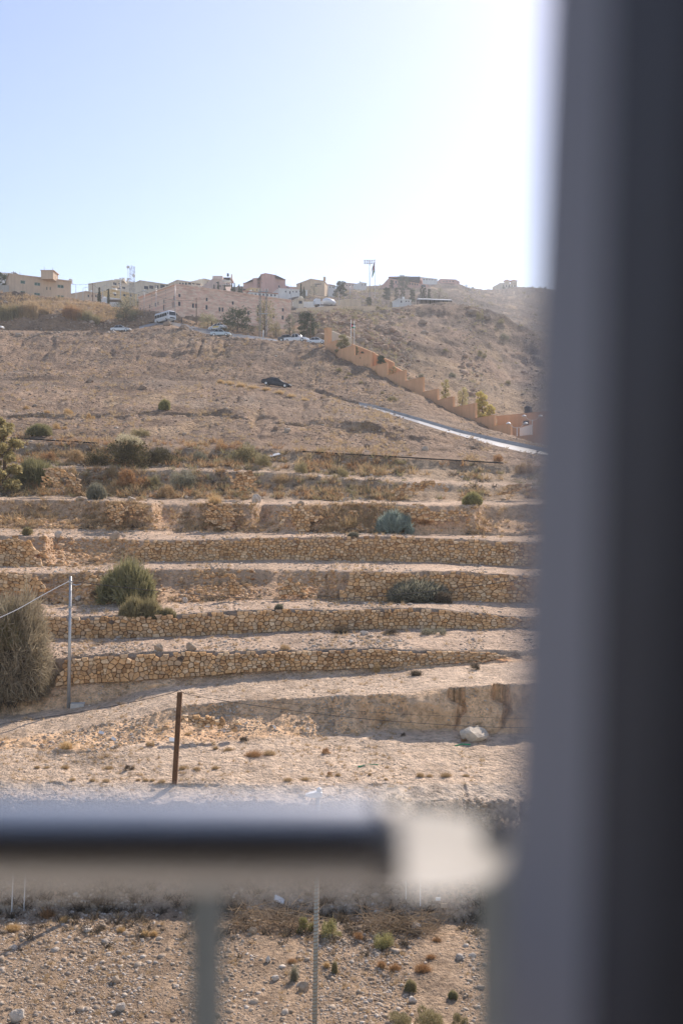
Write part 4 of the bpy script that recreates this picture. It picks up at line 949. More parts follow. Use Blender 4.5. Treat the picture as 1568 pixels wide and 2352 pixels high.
tufts('dry_grass', 'dry grass at the wall feet and terrace edges', 1100, strip('w5t', 'w4t', 'w3t', 'w2t', 'w3b', 'w1b'), 5, 16, TAN)
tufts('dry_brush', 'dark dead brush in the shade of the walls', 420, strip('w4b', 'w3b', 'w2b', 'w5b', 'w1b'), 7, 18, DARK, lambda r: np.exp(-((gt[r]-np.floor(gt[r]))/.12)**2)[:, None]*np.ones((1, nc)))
tufts('dry_scrub', 'mixed dry scrub covering the banks below the pipe', 1500, strip('t0b', 'tp_b', 'w1b', 'tp_t'), 8, 24, TAN, nb=22)
tufts('dry_scrub', 'rust brown scrub mixed into the banks below the pipe', 520, strip('t0b', 'tp_b', 'tp_t'), 8, 24, RUST, lambda r: np.where(xs < 760, 1, .3)[None]*np.ones((len(r), 1)), nb=22)
tufts('dry_scrub', 'olive scrub mixed into the banks below the pipe', 520, strip('t0b', 'tp_b', 't0t'), 8, 22, OLIVE, nb=22)
tufts('dry_scrub', 'grey scrub mixed into the banks below the pipe', 260, strip('t0b', 'tp_b'), 8, 22, DARK, nb=22)
tufts('dry_grass', 'straw coloured grass dotted over the bare slope', 800, strip('tp_e', 'led_b', 'led_t'), 5, 15, TAN)
tufts('dry_grass', 'straw coloured grass dotted over the upper slope', 700, strip('kerb_t', 'mid', 'crest'), 4, 11, TAN)
tufts('dry_scrub', 'brown grass and reeds on the brow left of the stone building', 700, strip('bank_t'), 6, 16, TAN, lambda r: np.where(xs < 330, 1, .05)[None]*np.ones((len(r), 1)))
tufts('dry_scrub', 'scrub dotted over the quarried hill', 500, strip('hroad_b', 'bank_t', 'brow', 'q2', 'ridge'), 5, 14, OLIVE, lambda r: np.where(xs > 690, 1, .02)[None]*np.ones((len(r), 1)))
tufts('far_scrub', 'dark scrub dotted over the far hazy hill', 420, strip('dip', 'town1', 'town2'), 3, 10, OLIVE, lambda r: np.where(xs > 690, 1, .15)[None]*np.ones((len(r), 1)))
# ================================================================= BUILDINGS
S_BEIGE = stucco('plaster_beige', (0.72,0.56,0.41)); S_CREAM = stucco('plaster_cream', (0.79,0.69,0.54)); S_WHITE = stucco('plaster_white', (0.82,0.82,0.79), .2)
S_PINK = stucco('plaster_pink', (0.67,0.42,0.36)); S_LPINK = stucco('plaster_pale_pink', (0.74,0.58,0.50)); S_YELLOW = stucco('plaster_yellow', (0.79,0.60,0.32))
S_GREY = stucco('plaster_grey', (0.51,0.47,0.42)); S_PEACH = stucco('plaster_peach', (.80,.47,.265), .22, .4); S_SAND = stucco('plaster_sand', (0.77,0.60,0.42))
def clad_mat():
    m, nt, b = new_mat('cladding_pink_stone', .9, .12)
    tc = N(nt, 'ShaderNodeTexCoord').outputs['Object']; g = N(nt, 'ShaderNodeNewGeometry')
    # the courses follow the wall whichever way it faces: run along x+y, up along z
    sp = N(nt, 'ShaderNodeSeparateXYZ'); nt.links.new(tc, sp.inputs[0]); ad = N(nt, 'ShaderNodeMath', operation='ADD')
    nt.links.new(sp.outputs[0], ad.inputs[0]); mu = N(nt, 'ShaderNodeMath', operation='MULTIPLY'); nt.links.new(sp.outputs[1], mu.inputs[0]); mu.inputs[1].default_value = .72; nt.links.new(mu.outputs[0], ad.inputs[1])
    cb = N(nt, 'ShaderNodeCombineXYZ'); nt.links.new(ad.outputs[0], cb.inputs[0]); nt.links.new(sp.outputs[2], cb.inputs[1])
    br = N(nt, 'ShaderNodeTexBrick'); nt.links.new(cb.outputs[0], br.inputs['Vector']); br.inputs['Scale'].default_value = 1.0
    br.inputs['Brick Width'].default_value = 1.0; br.inputs['Row Height'].default_value = .33; br.inputs['Mortar Size'].default_value = .016; br.inputs['Bias'].default_value = 0
    br.inputs['Color1'].default_value = (.78,.50,.38,1); br.inputs['Color2'].default_value = (.84,.66,.52,1); br.inputs['Mortar'].default_value = (.58,.45,.36,1)
    mp = N(nt, 'ShaderNodeMapping'); mp.inputs['Scale'].default_value = (.25, 1.6, 1); nt.links.new(cb.outputs[0], mp.inputs[0])
    n = tex(nt, 'Noise', 1.0, mp.outputs[0], 4, .7)
    c = mix(nt, 'MULTIPLY', .8, br.outputs[0], ramp(nt, n.outputs[0], [(.32, (.66,.6,.58)), (.5, (1,1,1)), (.68, (1.22,1.25,1.28))]))
    nt.links.new(c, b.inputs['Base Color'])
    bp = N(nt, 'ShaderNodeBump'); bp.inputs['Strength'].default_value = .5; bp.inputs['Distance'].default_value = .03; nt.links.new(br.outputs['Fac'], bp.inputs['Height']); bp.invert = True
    nt.links.new(bp.outputs[0], b.inputs['Normal']); return m
M_clad = clad_mat()
M_glass = plain('window_glass', (.03,.045,.065), .6, .2, var=.2, scale=1); M_gglass = plain('window_green', (.06,.13,.09), .25, .5, var=.3, scale=2)
M_frame = plain('frame_white', (.62,.63,.64), .5, .3, var=.05); M_redsill = plain('sill_red_stone', (.36,.13,.08), .8, .2, var=.2)
M_dark = plain('dark_opening', (.035,.032,.03), .9, .1); M_roofgrey = plain('roof_grey', (.33,.31,.29), .9, .1); M_roofred = plain('roof_red_tile', (.36,.17,.12), .85, .1, var=.2)
M_steel = plain('galvanised_steel', (.42,.43,.44), .45, .5, .6, var=.15); M_mast = plain('mast_grey', (.24,.245,.25), .6, .3, var=.15); M_woodpole = plain('weathered_wood', (.20,.13,.085), .95, .1, var=.3, scale=2, bump=.4)
M_rust = plain('rusty_brown_steel', (.19,.105,.06), .8, .3, .2, var=.25, scale=3, bump=.3); M_white = plain('white_paint', (.72,.72,.70), .5, .3, var=.06); M_black = plain('black_rubber', (.02,.02,.02), .7, .3)
M_cable = plain('cable_black', (.025,.025,.028), .6, .3); M_cable2 = plain('cable_twisted_grey', (.20,.21,.23), .6, .3, var=.4, scale=30)

def facade(mb, A, B, z0, z1, holes, rec=.22):
    """wall quad A-B between heights z0..z1 with recessed rectangular holes [(s0,h0,s1,h1)] along it"""
    A = Vector((A[0], A[1], 0)); B = Vector((B[0], B[1], 0)); W = (B-A).length; u = (B-A)/W; nrm = Vector((-u.y, u.x, 0))   # into the building
    def pt(s, z, d=0): q = A+u*s+nrm*d; return (q.x, q.y, z)
    ss = sorted({0, W, *[h[0] for h in holes], *[h[2] for h in holes]}); zs = sorted({z0, z1, *[h[1] for h in holes], *[h[3] for h in holes]})
    for i in range(len(ss)-1):
        for j in range(len(zs)-1):
            c, d = (ss[i]+ss[i+1])/2, (zs[j]+zs[j+1])/2
            if any(h[0] < c < h[2] and h[1] < d < h[3] for h in holes): continue
            mb.quad(pt(ss[i], zs[j]), pt(ss[i+1], zs[j]), pt(ss[i+1], zs[j+1]), pt(ss[i], zs[j+1]))
    for a, b, c, d in holes:
        mb.quad(pt(a, b), pt(c, b), pt(c, b, rec), pt(a, b, rec)); mb.quad(pt(a, d, rec), pt(c, d, rec), pt(c, d), pt(a, d))
        mb.quad(pt(a, b), pt(a, b, rec), pt(a, d, rec), pt(a, d)); mb.quad(pt(c, b, rec), pt(c, b), pt(c, d), pt(c, d, rec))
    return pt
def at_bearing(A, B, x):
    """distance along A-B where bearing x crosses it"""
    t = (x-CX)/F; dx, dy = B[0]-A[0], B[1]-A[1]; W = math.hypot(dx, dy)
    s = (t*A[1]-A[0])/(dx-t*dy); return s*W, A[1]+dy*s
def house(name, label, cat, pts, ytop, wall, depth=10, wins=(), wmat=None, frames=True, below=1.2, ref=0, group=None, sill=None, roof=None, yroof=None, cap=.35, mull=True, ybase=None):
    """pts: front corners (bearing, distance) left to right; wins: list per facade segment of (x0,y0,x1,y1) marks"""
    W = [((x-CX)/F*d, d) for x, d in pts]
    zt = ZC+(CY-ytop)/F*pts[ref][1]
    def nrm_(a, b):
        l_ = math.hypot(b[0]-a[0], b[1]-a[1]); return (-(b[1]-a[1])/l_, (b[0]-a[0])/l_)
    n0, n1 = nrm_(W[0], W[1]), nrm_(W[-2], W[-1])
    back = [(W[-1][0]+n1[0]*depth, W[-1][1]+n1[1]*depth), (W[0][0]+n0[0]*depth, W[0][1]+n0[1]*depth)]
    foot = W+back
    zb = min(gz(*q) for q in foot)-below if ybase is None else ZC+(CY-ybase)/F*pts[ref][1]
    o0 = Vector((W[0][0], W[0][1], zb)); root = empty(name, o0, label=label, cat=cat, group=group)
    loc = lambda q: (q[0]-o0.x, q[1]-o0.y, q[2]-o0.z) if len(q) > 2 else (q[0]-o0.x, q[1]-o0.y)
    H = zt-zb; mb = MB(); wl = []
    for i in range(len(W)-1):
        A, B = W[i], W[i+1]; hs = []
        for q in (wins[i] if i < len(wins) else ()):
            x0, y0, x1, y1 = q[:4]
            s0, d0 = at_bearing(A, B, x0); s1, d1 = at_bearing(A, B, x1); dm = (d0+d1)/2; L_ = math.hypot(B[0]-A[0], B[1]-A[1])
            s0, s1 = max(.15, s0), min(L_-.15, s1); h0, h1 = ZC+(CY-y1)/F*dm-zb, ZC+(CY-y0)/F*dm-zb
            h0, h1 = max(.1, h0), min(H-.1, h1)
            if s1-s0 > .1 and h1-h0 > .1: hs.append((s0, h0, s1, h1))
        pt = facade(mb, loc(A), loc(B), 0, H, hs)
        for k, h in enumerate(hs): wl.append((pt, h))
    allp = [loc(q) for q in foot]
    for i in range(len(W)-1, len(foot)):
        a, b = allp[i], allp[(i+1) % len(foot)]
        if i >= len(W)-1: mb.quad((*a, 0), (*b, 0), (*b, H), (*a, H))
    mb.poly([(*p, H-.05) for p in allp])
    mb.build('wall', wall, root)
    # flat roof slab, a little proud of the walls
    c = Vector((sum(p[0] for p in allp)/len(allp), sum(p[1] for p in allp)/len(allp)))
    rp = [(p[0]+(.18 if p[0] > c.x else -.18), p[1]+(.18 if p[1] > c.y else -.18)) for p in allp]
    MB().vprism(rp, H, H+cap).build('roof', roof or wall, root)
    rgh = np.random.default_rng(int(pts[0][0]*7+pts[0][1])); wd_ = math.hypot(W[-1][0]-W[0][0], W[-1][1]-W[0][1])
    if cat == 'building' and name not in ('villa', 'stone_building', 'government_building'):       # tanks and aerials on the flat roofs
        for k in range(int(np.clip(wd_/7, 1, 4))):
            f_ = rgh.uniform(.12, .88); q_ = rgh.uniform(.25, .7); bx = allp[0][0]+(allp[len(W)-1][0]-allp[0][0])*f_+n0[0]*depth*q_; by = allp[0][1]+(allp[len(W)-1][1]-allp[0][1])*f_+n0[1]*depth*q_
            if rgh.random() < .6: MB().lathe([(.55, H+cap), (.6, H+cap+.1), (.6, H+cap+1.1), (.35, H+cap+1.3)], 9, bx, by).build('water_tank', M_white if rgh.random() < .6 else M_black, root)
            else: MB().tube([(bx, by, H), (bx, by, H+cap+2.2)], .035, 5).build('aerial', M_steel, root)
    for pt, (a, b, c_, d) in wl:
        f = MB(); t = min(.06, (c_-a)*.07); e = .12
        def bar(s0, z0, s1, z1):
            p = [pt(s0, z0, e), pt(s1, z0, e), pt(s1, z1, e), pt(s0, z1, e), pt(s0, z0, e+.07), pt(s1, z0, e+.07), pt(s1, z1, e+.07), pt(s0, z1, e+.07)]
            n = len(f.v); f.v += p; f.f += [tuple(n+i for i in q) for q in ((0,1,2,3),(0,4,5,1),(3,2,6,7),(0,3,7,4),(1,5,6,2))]
        if frames:
            bar(a, b, a+t, d); bar(c_-t, b, c_, d); bar(a+t, b, c_-t, b+t); bar(a+t, d-t, c_-t, d)
            if mull and c_-a > 1.5: m_ = (a+c_)/2; bar(m_-t/2, b+t, m_+t/2, d-t)
            fr = f.build('window', M_frame, root)
            MB().quad(pt(a, b, .16), pt(c_, b, .16), pt(c_, d, .16), pt(a, d, .16)).build('pane', wmat or M_glass, fr)
        else:
            MB().quad(pt(a, b, .16), pt(c_, b, .16), pt(c_, d, .16), pt(a, d, .16)).build('window', wmat or M_glass, root)
        if sill and d-b > sill[1]:
            sm = MB(); p0 = [pt(a-.06, b-sill[2], -.05), pt(c_+.06, b-sill[2], -.05), pt(c_+.06, b+.02, -.05), pt(a-.06, b+.02, -.05), pt(a-.06, b-sill[2], .02), pt(c_+.06, b-sill[2], .02), pt(c_+.06, b+.02, .02), pt(a-.06, b+.02, .02)]
            sm.v = p0; sm.f = [(0,1,2,3),(0,4,5,1),(3,2,6,7),(0,3,7,4),(1,5,6,2)]; sm.build('sill', sill[0], root)
    return root, zb, zt
def addbox(root, x0, x1, y0, y1, D, depth, mat, name, parent=None):
    """a part of a building between bearings and marks at distance D"""
    o = root.location; a, b = P(x0, y1, D), P(x1, y0, D)
    return MB().box(a[0]-o.x, D-o.y, a[2]-o.z, b[0]-o.x, D+depth-o.y, b[2]-o.z).build(name, mat, parent or root)
c2 = lambda *q: tuple((367.5+.2734*v) if i % 2 == 0 else (581.9+.2734*v) for i, v in enumerate(q))
c1 = lambda *q: tuple((.2734*v) if i % 2 == 0 else (581.9+.2734*v) for i, v in enumerate(q))
c3 = lambda *q: tuple((735+.3516*v) if i % 2 == 0 else (581.9+.3516*v) for i, v in enumerate(q))

# -- the long pink stone building
lw = [c1(*q) for q in [(1253,428,1262,458),(1298,412,1308,445),(1322,403,1331,433),(1371,385,1381,418),(1369,430,1380,480),(1250,472,1260,510),(1174,455,1182,487)]]+[c2(*q) for q in [(98,405,107,455),(111,402,121,450),(112,355,122,388)]]
fw = [c2(*q) for q in [(155,337,173,366),(385,370,402,400),(604,400,621,430),(818,430,832,458),(1024,458,1041,487),(153,402,173,440),(270,418,288,456),(297,420,314,458),(383,432,401,470),(493,450,510,487),(518,452,535,489),(604,462,620,497),(710,478,725,510),(735,482,750,517),(815,490,830,527),(920,505,935,541),(945,510,962,545),(1022,520,1040,555)]]
pk, zb, zt = house('stone_building', 'long pink stone building with scattered small blue windows and a sloping line of roof', 'building', [(318,267),(403,251.5),(668,271)], 653.5, M_clad, 20, [lw, fw], None, True, 3, ref=1, sill=(M_redsill, 1.6, .45), roof=M_clad)
# -- the beige block on the left
gw = [(47,643.5,58,651),(79,648,92.5,655.5),(132,653.5,146.5,661),(47,668,58,674),(78.5,672,92,678),(132,677.5,147,684),(106.5,637.5,109.3,645),(114.3,638,117,645.5),(106.5,658,109,665),(114.3,658.5,116.6,665.5)]
bb, zb, zt = house('apartment_block', 'beige two storey block with green windows and a stair tower on the left brow', 'building', [(11,292),(20.5,278),(163,287)], 630, S_BEIGE, 12, [[], gw], M_gglass, True, 1.5, ref=1)
tw = addbox(bb, 94, 122, 620.5, 640, 281.2, 5, S_BEIGE, 'stair_tower'); addbox(bb, 92.5, 124, 619.3, 620.6, 281, 5.5, S_BEIGE, 'tower_roof')
for x_, a, b_ in ((101, 612, 620), (120, 614, 620), (131, 630, 641), (45, 624, 634)): addbox(bb, x_, x_+.8, a, b_, 284, .15, M_steel, 'antenna')
addbox(bb, 30, 38, 626, 632, 286, 2, M_roofgrey, 'water_tank')
house('far_house', 'white house mostly hidden behind the dark tree at the left edge', 'building', [(-25,330),(29,332)], 626, S_WHITE, 9, [[(2,630,8,634),(20,632,25,636)]])

def lowwall(name, label, pts, ytops, mat, th=.3, below=1.0, cat='wall', parts='wall_section', group=None, ybot=None):
    """wall through (bearing, distance) points; ytops = marks of the top at each point"""
    root = empty(name, V(pts[0][0], ytops[0], pts[0][1]), label=label, cat=cat, group=group); o = root.location
    for i in range(len(pts)-1):
        (xa, da), (xb, db) = pts[i], pts[i+1]; A, B = P(xa, ytops[i], da), P(xb, ytops[i+1], db)
        z0 = min(gz(A[0], A[1]), gz(B[0], B[1]))-below; n = np.array([-(B-A)[1], (B-A)[0], 0]); n = n/np.linalg.norm(n)*th
        m = MB(); q = [A-o, B-o, B+n-o, A+n-o]
        m.v = [(p[0], p[1], z0-o.z) for p in q]+[tuple(p) for p in q]; m.f = [(0,1,5,4),(1,2,6,5),(2,3,7,6),(3,0,4,7),(4,5,6,7),(3,2,1,0)]
        m.build(parts, mat, root)
    return root
lowwall('block_wall', 'grey block wall at the left edge below the dark tree', [(-30,277),(20,277.5)], [653.5,654.5], S_GREY, .3)
# -- houses of the town, left part
WB = lambda x0, x1, y0, y1, n, fr=.6: [(x0+(x1-x0)*(i+.5-fr/2)/n, y0, x0+(x1-x0)*(i+.5+fr/2)/n, y1) for i in range(n)]
house('house', 'small beige house left of the cypress pair', 'building', [(197,332),(236,338)], 670, S_BEIGE, 10, [WB(199,234,676,682,4,.4)])
house('house', 'grey beige house between the two cypresses', 'building', [(231,362),(256,366)], 671, S_GREY, 10, [WB(233,254,676,680,3,.4)])
hh, _, _ = house('house', 'low white house under the yellow one with an awning', 'building', [(246,322),(275,325)], 684, S_WHITE, 9, [WB(248,273,688,693,3,.4)])
addbox(hh, 245, 276, 687, 688.2, 318, 3.5, M_roofgrey, 'awning')
yh, _, _ = house('house', 'yellow house in front of the lattice mast', 'building', [(256,352),(314,360)], 666, S_YELLOW, 11, [[(283,675,289,680),(262,674,267,679),(298,676,303,681)]])
addbox(yh, 256, 266, 661, 666, 354, 2.5, M_white, 'water_tank'); addbox(yh, 259, 265, 671, 673.5, 350, 1, M_white, 'cooling_unit')
ap, _, _ = house('apartment_house', 'cream stepped apartments with dark window bands behind the yellow house', 'building', [(257,428),(292,436)], 644, S_CREAM, 14, [[(260,648,268,654),(272,649,280,653.5),(282,649,290,653),(260,659,266,664),(270,659,277,663),(281,658,288,663)]])
addbox(ap, 262, 284, 640.5, 644, 431, 6, S_CREAM, 'upper_storey'); addbox(ap, 255, 270, 655.8, 656.8, 425.5, 3, S_CREAM, 'balcony'); addbox(ap, 255, 270, 666, 667, 425.5, 3, S_CREAM, 'balcony')
addbox(ap, 280, 286, 637, 641, 434, 2, M_white, 'water_tank')
house('house', 'pale house right of the lattice mast', 'building', [(293,440),(324,444)], 647, S_CREAM, 10, [WB(296,322,651,655,3,.35)])
# -- long building with a row of dark windows behind the stone building
lb, _, _ = house('long_building', 'long cream building with a row of wide dark windows above the stone building', 'building', [(322,402),(410,412)], 645, S_CREAM, 14,
   [[c1(*q) for q in [(1210,272,1246,300),(1254,268,1290,296),(1300,265,1333,292),(1347,262,1385,290),(1395,258,1432,286),(1442,255,1478,282)]]], None, False)
lb2, _, _ = house('long_building', 'cream block with arched dark windows and a big corner window above the stone building', 'building', [(408,404),(461,410),(475,424)], 644, S_CREAM, 14,
   [[c2(*q) for q in [(160,245,176,262),(186,244,200,262),(210,243,226,262),(236,241,262,260),(270,238,292,258),(302,236,338,262)]], [c2(*q) for q in [(352,240,372,262),(374,241,388,263)]]], None, False)
house('house', 'narrow cream house between the long building and the tall apartments', 'building', [(468,420),(489,424)], 641, S_CREAM, 10, [[c2(*q) for q in [(395,235,405,248),(415,236,425,249)]]])
# -- tall pale pink apartments
ta, _, _ = house('apartment_house', 'tall pale pink apartments with balconies and a black roof tank', 'building', [(488,386),(517,388),(533,398)], 641, S_LPINK, 14, [[c2(*q) for q in [(470,238,490,249),(455,205,478,214),(486,205,508,214),(500,262,512,280)]], [c2(*q) for q in [(555,248,568,260)]]])
addbox(ta, 488, 511, 633, 641, 388, 8, S_LPINK, 'upper_storey'); addbox(ta, 513, 533, 636.5, 641, 392, 7, S_LPINK, 'upper_storey'); addbox(ta, 510, 529, 642.8, 644.2, 383.5, 3, S_WHITE, 'balcony'); addbox(ta, 512, 528, 637, 642.3, 391.8, .3, M_dark, 'balcony_opening')
addbox(ta, 510, 529, 653, 654, 383.5, 3, S_WHITE, 'balcony'); addbox(ta, 530.5, 533, 629, 641, 390, 1.2, S_LPINK, 'chimney'); addbox(ta, 521, 525, 627, 633, 394, 1.2, M_black, 'water_tank')
# -- pink school
ps, _, _ = house('pink_building', 'rose pink building with a windowless square tower', 'building', [(599,440),(610,437.5),(631.5,441)], 631.5, S_PINK, 14, [[c2(*q) for q in [(852,208,858,218),(852,240,858,250)]], []])
house('pink_building', 'lower pink wing left of the windowless tower', 'building', [(581,448),(590,447),(600,449)], 640.5, S_PINK, 12, [[], [c2(*q) for q in [(826,240,836,252),(826,268,836,278)]]])
house('pink_building', 'long pink wing with a falling roof line right of the windowless tower', 'building', [(631,444),(712,466)], 649, S_PINK, 12, [[c2(*q) for q in [(993,268,1022,288),(1060,275,1085,290),(1120,282,1146,294),(1180,286,1200,297)]]])
# -- low houses in front of it
house('house', 'low cream house with a tiled edge right of the tall apartments', 'building', [(552,402),(572,404)], 667.5, S_CREAM, 8, [WB(554,570,671,675,2,.35)], roof=M_roofred)
house('house', 'small yellow roof house under the pink wing', 'building', [(574,414),(597,416)], 661.5, S_YELLOW, 8, [WB(576,595,664,667,2,.3)])
house('house', 'long white arcaded house under the pink tower', 'building', [(571,392),(638,396)], 670, S_WHITE, 9, [WB(574,636,673.5,680,7,.5)], roof=M_roofred)
house('house', 'white house with small windows right of the arcaded one', 'building', [(641,404),(706,408)], 663, S_WHITE, 9, [[c2(*q) for q in [(1050,312,1062,325),(1113,313,1123,325),(1140,313,1153,327),(1175,314,1186,326),(1085,314,1096,340)]]])
hb, _, _ = house('house', 'plain beige house with an outside stair and a roof stub', 'building', [(714,436),(745,440),(752,448)], 641.5, S_SAND, 12, [[c2(*q) for q in [(1302,258,1318,278),(1345,250,1353,260)]], []])
addbox(hb, 742, 748, 635, 642, 441, 2.5, S_SAND, 'roof_stub'); addbox(hb, 722, 734, 650, 651.2, 433.8, 2, S_GREY, 'stair_landing')
house('house', 'small white house right of the plain beige one', 'building', [(753.5,450),(768.5,452)], 654, S_WHITE, 8, [WB(755,767,657,661,2,.35)], roof=M_roofred)
house('house', 'pale pink house row behind the pine, left one', 'building', [(791,585),(822,588)], 650, S_LPINK, 9, [WB(793,820,653,656,4,.35)], roof=M_roofred)
house('house', 'small white house left of the floodlight mast', 'building', [(828,560),(842,562)], 649, S_WHITE, 8, [WB(829,841,652,655,2,.3)])
# -- carpark terrace walls
lowwall('terrace_wall', 'long beige plaster wall holding up the truck yard', [(680.5,322),(784,316)], [708,700.5], S_SAND, .4, 2)
lowwall('terrace_wall', 'beige wall stepping on right of the truck yard to the bush', [(784,316.5),(822,318),(864,320)], [701,702.5,703.5], S_SAND, .4, 2)
lowwall('terrace_wall', 'upper beige wall behind the truck yard', [(756,350),(802,348),(829,352)], [692,686,688], S_SAND, .4, 2)
lowwall('terrace_wall', 'white fence wall left of the truck yard', [(672,352),(742,350)], [693,691.5], S_WHITE, .3, 2)
lowwall('terrace_wall', 'low pale wall running along the quarry ridge', [(864,322),(920,326),(979,330)], [708,704,699.5], S_SAND, .4, 2)
dm, _, _ = house('pump_house', 'small cream pump house with a rounded tank on top', 'building', [(684,344),(697.5,345)], 686, S_CREAM, 4, [[(686,690,694,697)]], frames=False)
tk = MB(); s_ = 344/F; tk.lathe([(5.5*s_, 0), (5.5*s_, 4*s_), (4.5*s_, 6*s_), (2.5*s_, 7.3*s_), (.1, 7.6*s_)], 14); t_ = tk.build('tank', S_CREAM, dm, True); t_.location = Vector(P(690.7, 687, 346))-dm.location
ht, _, _ = house('hut', 'white flat hut with a tank on the quarry ridge', 'building', [(916,346),(944,348)], 687.5, S_WHITE, 5, [[(931,690,934,693),(937,690,940,693),(920,690,923,695)]], frames=False)
addbox(ht, 924, 929, 681, 687.3, 348, 1.5, M_white, 'water_tank')
sh = empty('open_shed', V(960, 694, 340), label='long dark open shed with a pale roof edge on the quarry ridge', cat='shed')
rf = MB(); a, b, c_, d = P(957,687.5,338)-sh.location, P(1038,690,338)-sh.location, P(1036,689,346)-sh.location, P(962,686.5,346)-sh.location
rf.v = [tuple(p) for p in (a, b, c_, d)]+[tuple(p+np.array([0,0,.25])) for p in (a, b, c_, d)]; rf.f = [(0,1,2,3),(4,5,6,7),(0,1,5,4),(1,2,6,5),(2,3,7,6),(3,0,4,7)]; rf.build('roof', M_steel, sh)
pp = MB()
for i in range(9):
    q = P(958+i*9.8, 688, 338.3)-sh.location; g0 = gz(*(q+np.array(sh.location))[:2])-sh.location.z-.5; MB().box(q[0]-.1, q[1]-.1, g0, q[0]+.1, q[1]+.1, q[2]).build('post', M_dark, sh)
q0, q1 = P(962,687,345.5)-sh.location, P(1036,689.3,345.5)-sh.location
MB().quad((q0[0], q0[1], -3), (q1[0], q1[1], -3), tuple(q1), tuple(q0)).build('back_panel', M_roofgrey, sh)
# -- pink government building on the hill
gv = [c3(*q) for q in [(384,182,390,192),(396,180,402,190),(408,178,415,188),(420,175,427,186),(432,173,440,184)]]
gf = [c3(*q) for q in [(490,178,500,196),(512,180,522,198),(540,182,550,199),(583,190,591,204),(600,192,608,206),(616,193,624,207),(632,195,640,208),(660,200,690,218)]]
gb, zb, zt = house('government_building', 'pink hilltop building with a dark hipped roof storey behind a tree', 'building', [(867,585),(893,556),(983,572)], 640, S_PINK, 22, [gv, gf], ref=1, roof=S_PINK)
addbox(gb, 895, 965, 634.5, 641, 560, 14, M_glass, 'glazed_storey')
o = gb.location; hr = MB(); e = [P(891,635,557), P(968,640.5,566), P(972,641,585), P(896,636,580)]; e = [Vector(p)-o for p in e]; zc_ = max(p.z for p in e)
for p in e: p.z = e[0].z
r1, r2 = (e[0]*.6+e[3]*.4)*.85+e[1]*.15, e[1]*.75+e[2]*.25; r1 = e[0]*.5+e[3]*.3+e[1]*.2; r1.z += 2.2; r2.z += 2.2
hr.v = [tuple(p) for p in e]+[tuple(r1), tuple(r2)]; hr.f = [(0,1,5,4),(1,2,5),(2,3,4,5),(3,0,4),(0,3,2,1)]; hr.build('roof', M_roofred, gb)
house('house', 'white flat roofed houses right of the government building', 'building', [(967,615),(1004,620)], 637, S_WHITE, 12, [WB(970,1002,640,643,5,.45)])

house('house', 'pink house on the ridge with a notched roof', 'building', [(1012,632),(1046,634),(1055,640)], 641, S_PINK, 12, [WB(1015,1044,644,647,4,.3)])
addbox(gb, 1046, 1047, 640, 641, 640, .2, M_steel, 'antenna')
vl, zb, zt = house('villa', 'cream villa with two hipped towers alone on the far skyline', 'building', [(1149,820),(1187,824)], 650, S_CREAM, 16, [WB(1153,1185,653.5,658.5,5,.35)], below=2)
for x0, x1, yt in ((1159, 1170, 644), (1174, 1187, 644)):
    t_ = addbox(vl, x0, x1, yt, 650.5, 822, 4.5, S_CREAM, 'tower'); o = vl.location; a, b = P(x0-2, yt, 821), P(x1+2, yt, 821); m_ = MB(); dd = (b[0]-a[0])
    q = [(a[0]-o.x, 821-o.y, a[2]-o.z), (b[0]-o.x, 821-o.y, a[2]-o.z), (b[0]-o.x, 821+dd-o.y, a[2]-o.z), (a[0]-o.x, 821+dd-o.y, a[2]-o.z)]
    m_.v = q+[((a[0]+b[0])/2-o.x, 821+dd/2-o.y, a[2]-o.z+1.7)]; m_.f = [(0,1,4),(1,2,4),(2,3,4),(3,0,4),(3,2,1,0)]; m_.build('tower_roof', M_roofred, vl)

# -- the stepped peach wall coming down the slope
pw = empty('stepped_wall', V(745, 794, 195), label='peach plastered boundary wall stepping down the slope to the right', cat='wall')
steps = [(744.5,752.6,754,753.8),(752.6,772.6,786.5,784),(772.6,813,801.6,797),(813,851,814,812),(851,888.6,840,836),(888.6,929.8,859.7,853.5),(929.8,971,872.5,870.5),(971,1004,898,897.5),(1004,1040,916.5,915.5),(1040,1091,932.5,931),(1091,1134.6,958.5,957.5),(1134.6,1172.4,977.5,976.5),(1172.4,1262,1001.5,999.5),(1262,1330,1024,1022)]
mD = lambda x: float(np.interp(x, [p[0] for p in L['mid']], [p[2] for p in L['mid']]))+1.2
for i, (xa, xb, ya, yb) in enumerate(steps):
    A, B = P(xa, ya, mD(xa)), P(xb, yb, mD(xb)); zz = (A[2]+B[2])/2; th = .35 if i else .9
    n = np.array([-(B-A)[1], (B-A)[0], 0]); n = n/np.linalg.norm(n)*th; o = np.array(pw.location)
    z0 = min(gz(A[0], A[1]), gz(B[0], B[1]))-1.5; q = [A, B, B+n, A+n]
    f_ = np.array([0, 0, 0.]); m = MB(); m.v = [(p[0]-o[0], p[1]-o[1]+(.002 if i % 2 else 0), z0-o[2]) for p in q]+[(p[0]-o[0], p[1]-o[1]+(.002 if i % 2 else 0), zz-o[2]) for p in q]
    m.f = [(0,1,5,4),(1,2,6,5),(2,3,7,6),(3,0,4,7),(4,5,6,7),(3,2,1,0)]; m.build('end_pier' if i == 0 else 'wall_section', S_PEACH, pw)
    # thin coping along each step
    m2 = MB(); e_ = np.array([0, -.05, 0]); q2 = [A-n*.12, B-n*.12, B+n*1.12, A+n*1.12]
    m2.v = [(p[0]-o[0], p[1]-o[1], zz-o[2]+.003) for p in q2]+[(p[0]-o[0], p[1]-o[1], zz-o[2]+.09) for p in q2]; m2.f = list(m.f); m2.build('coping', S_PEACH, pw)
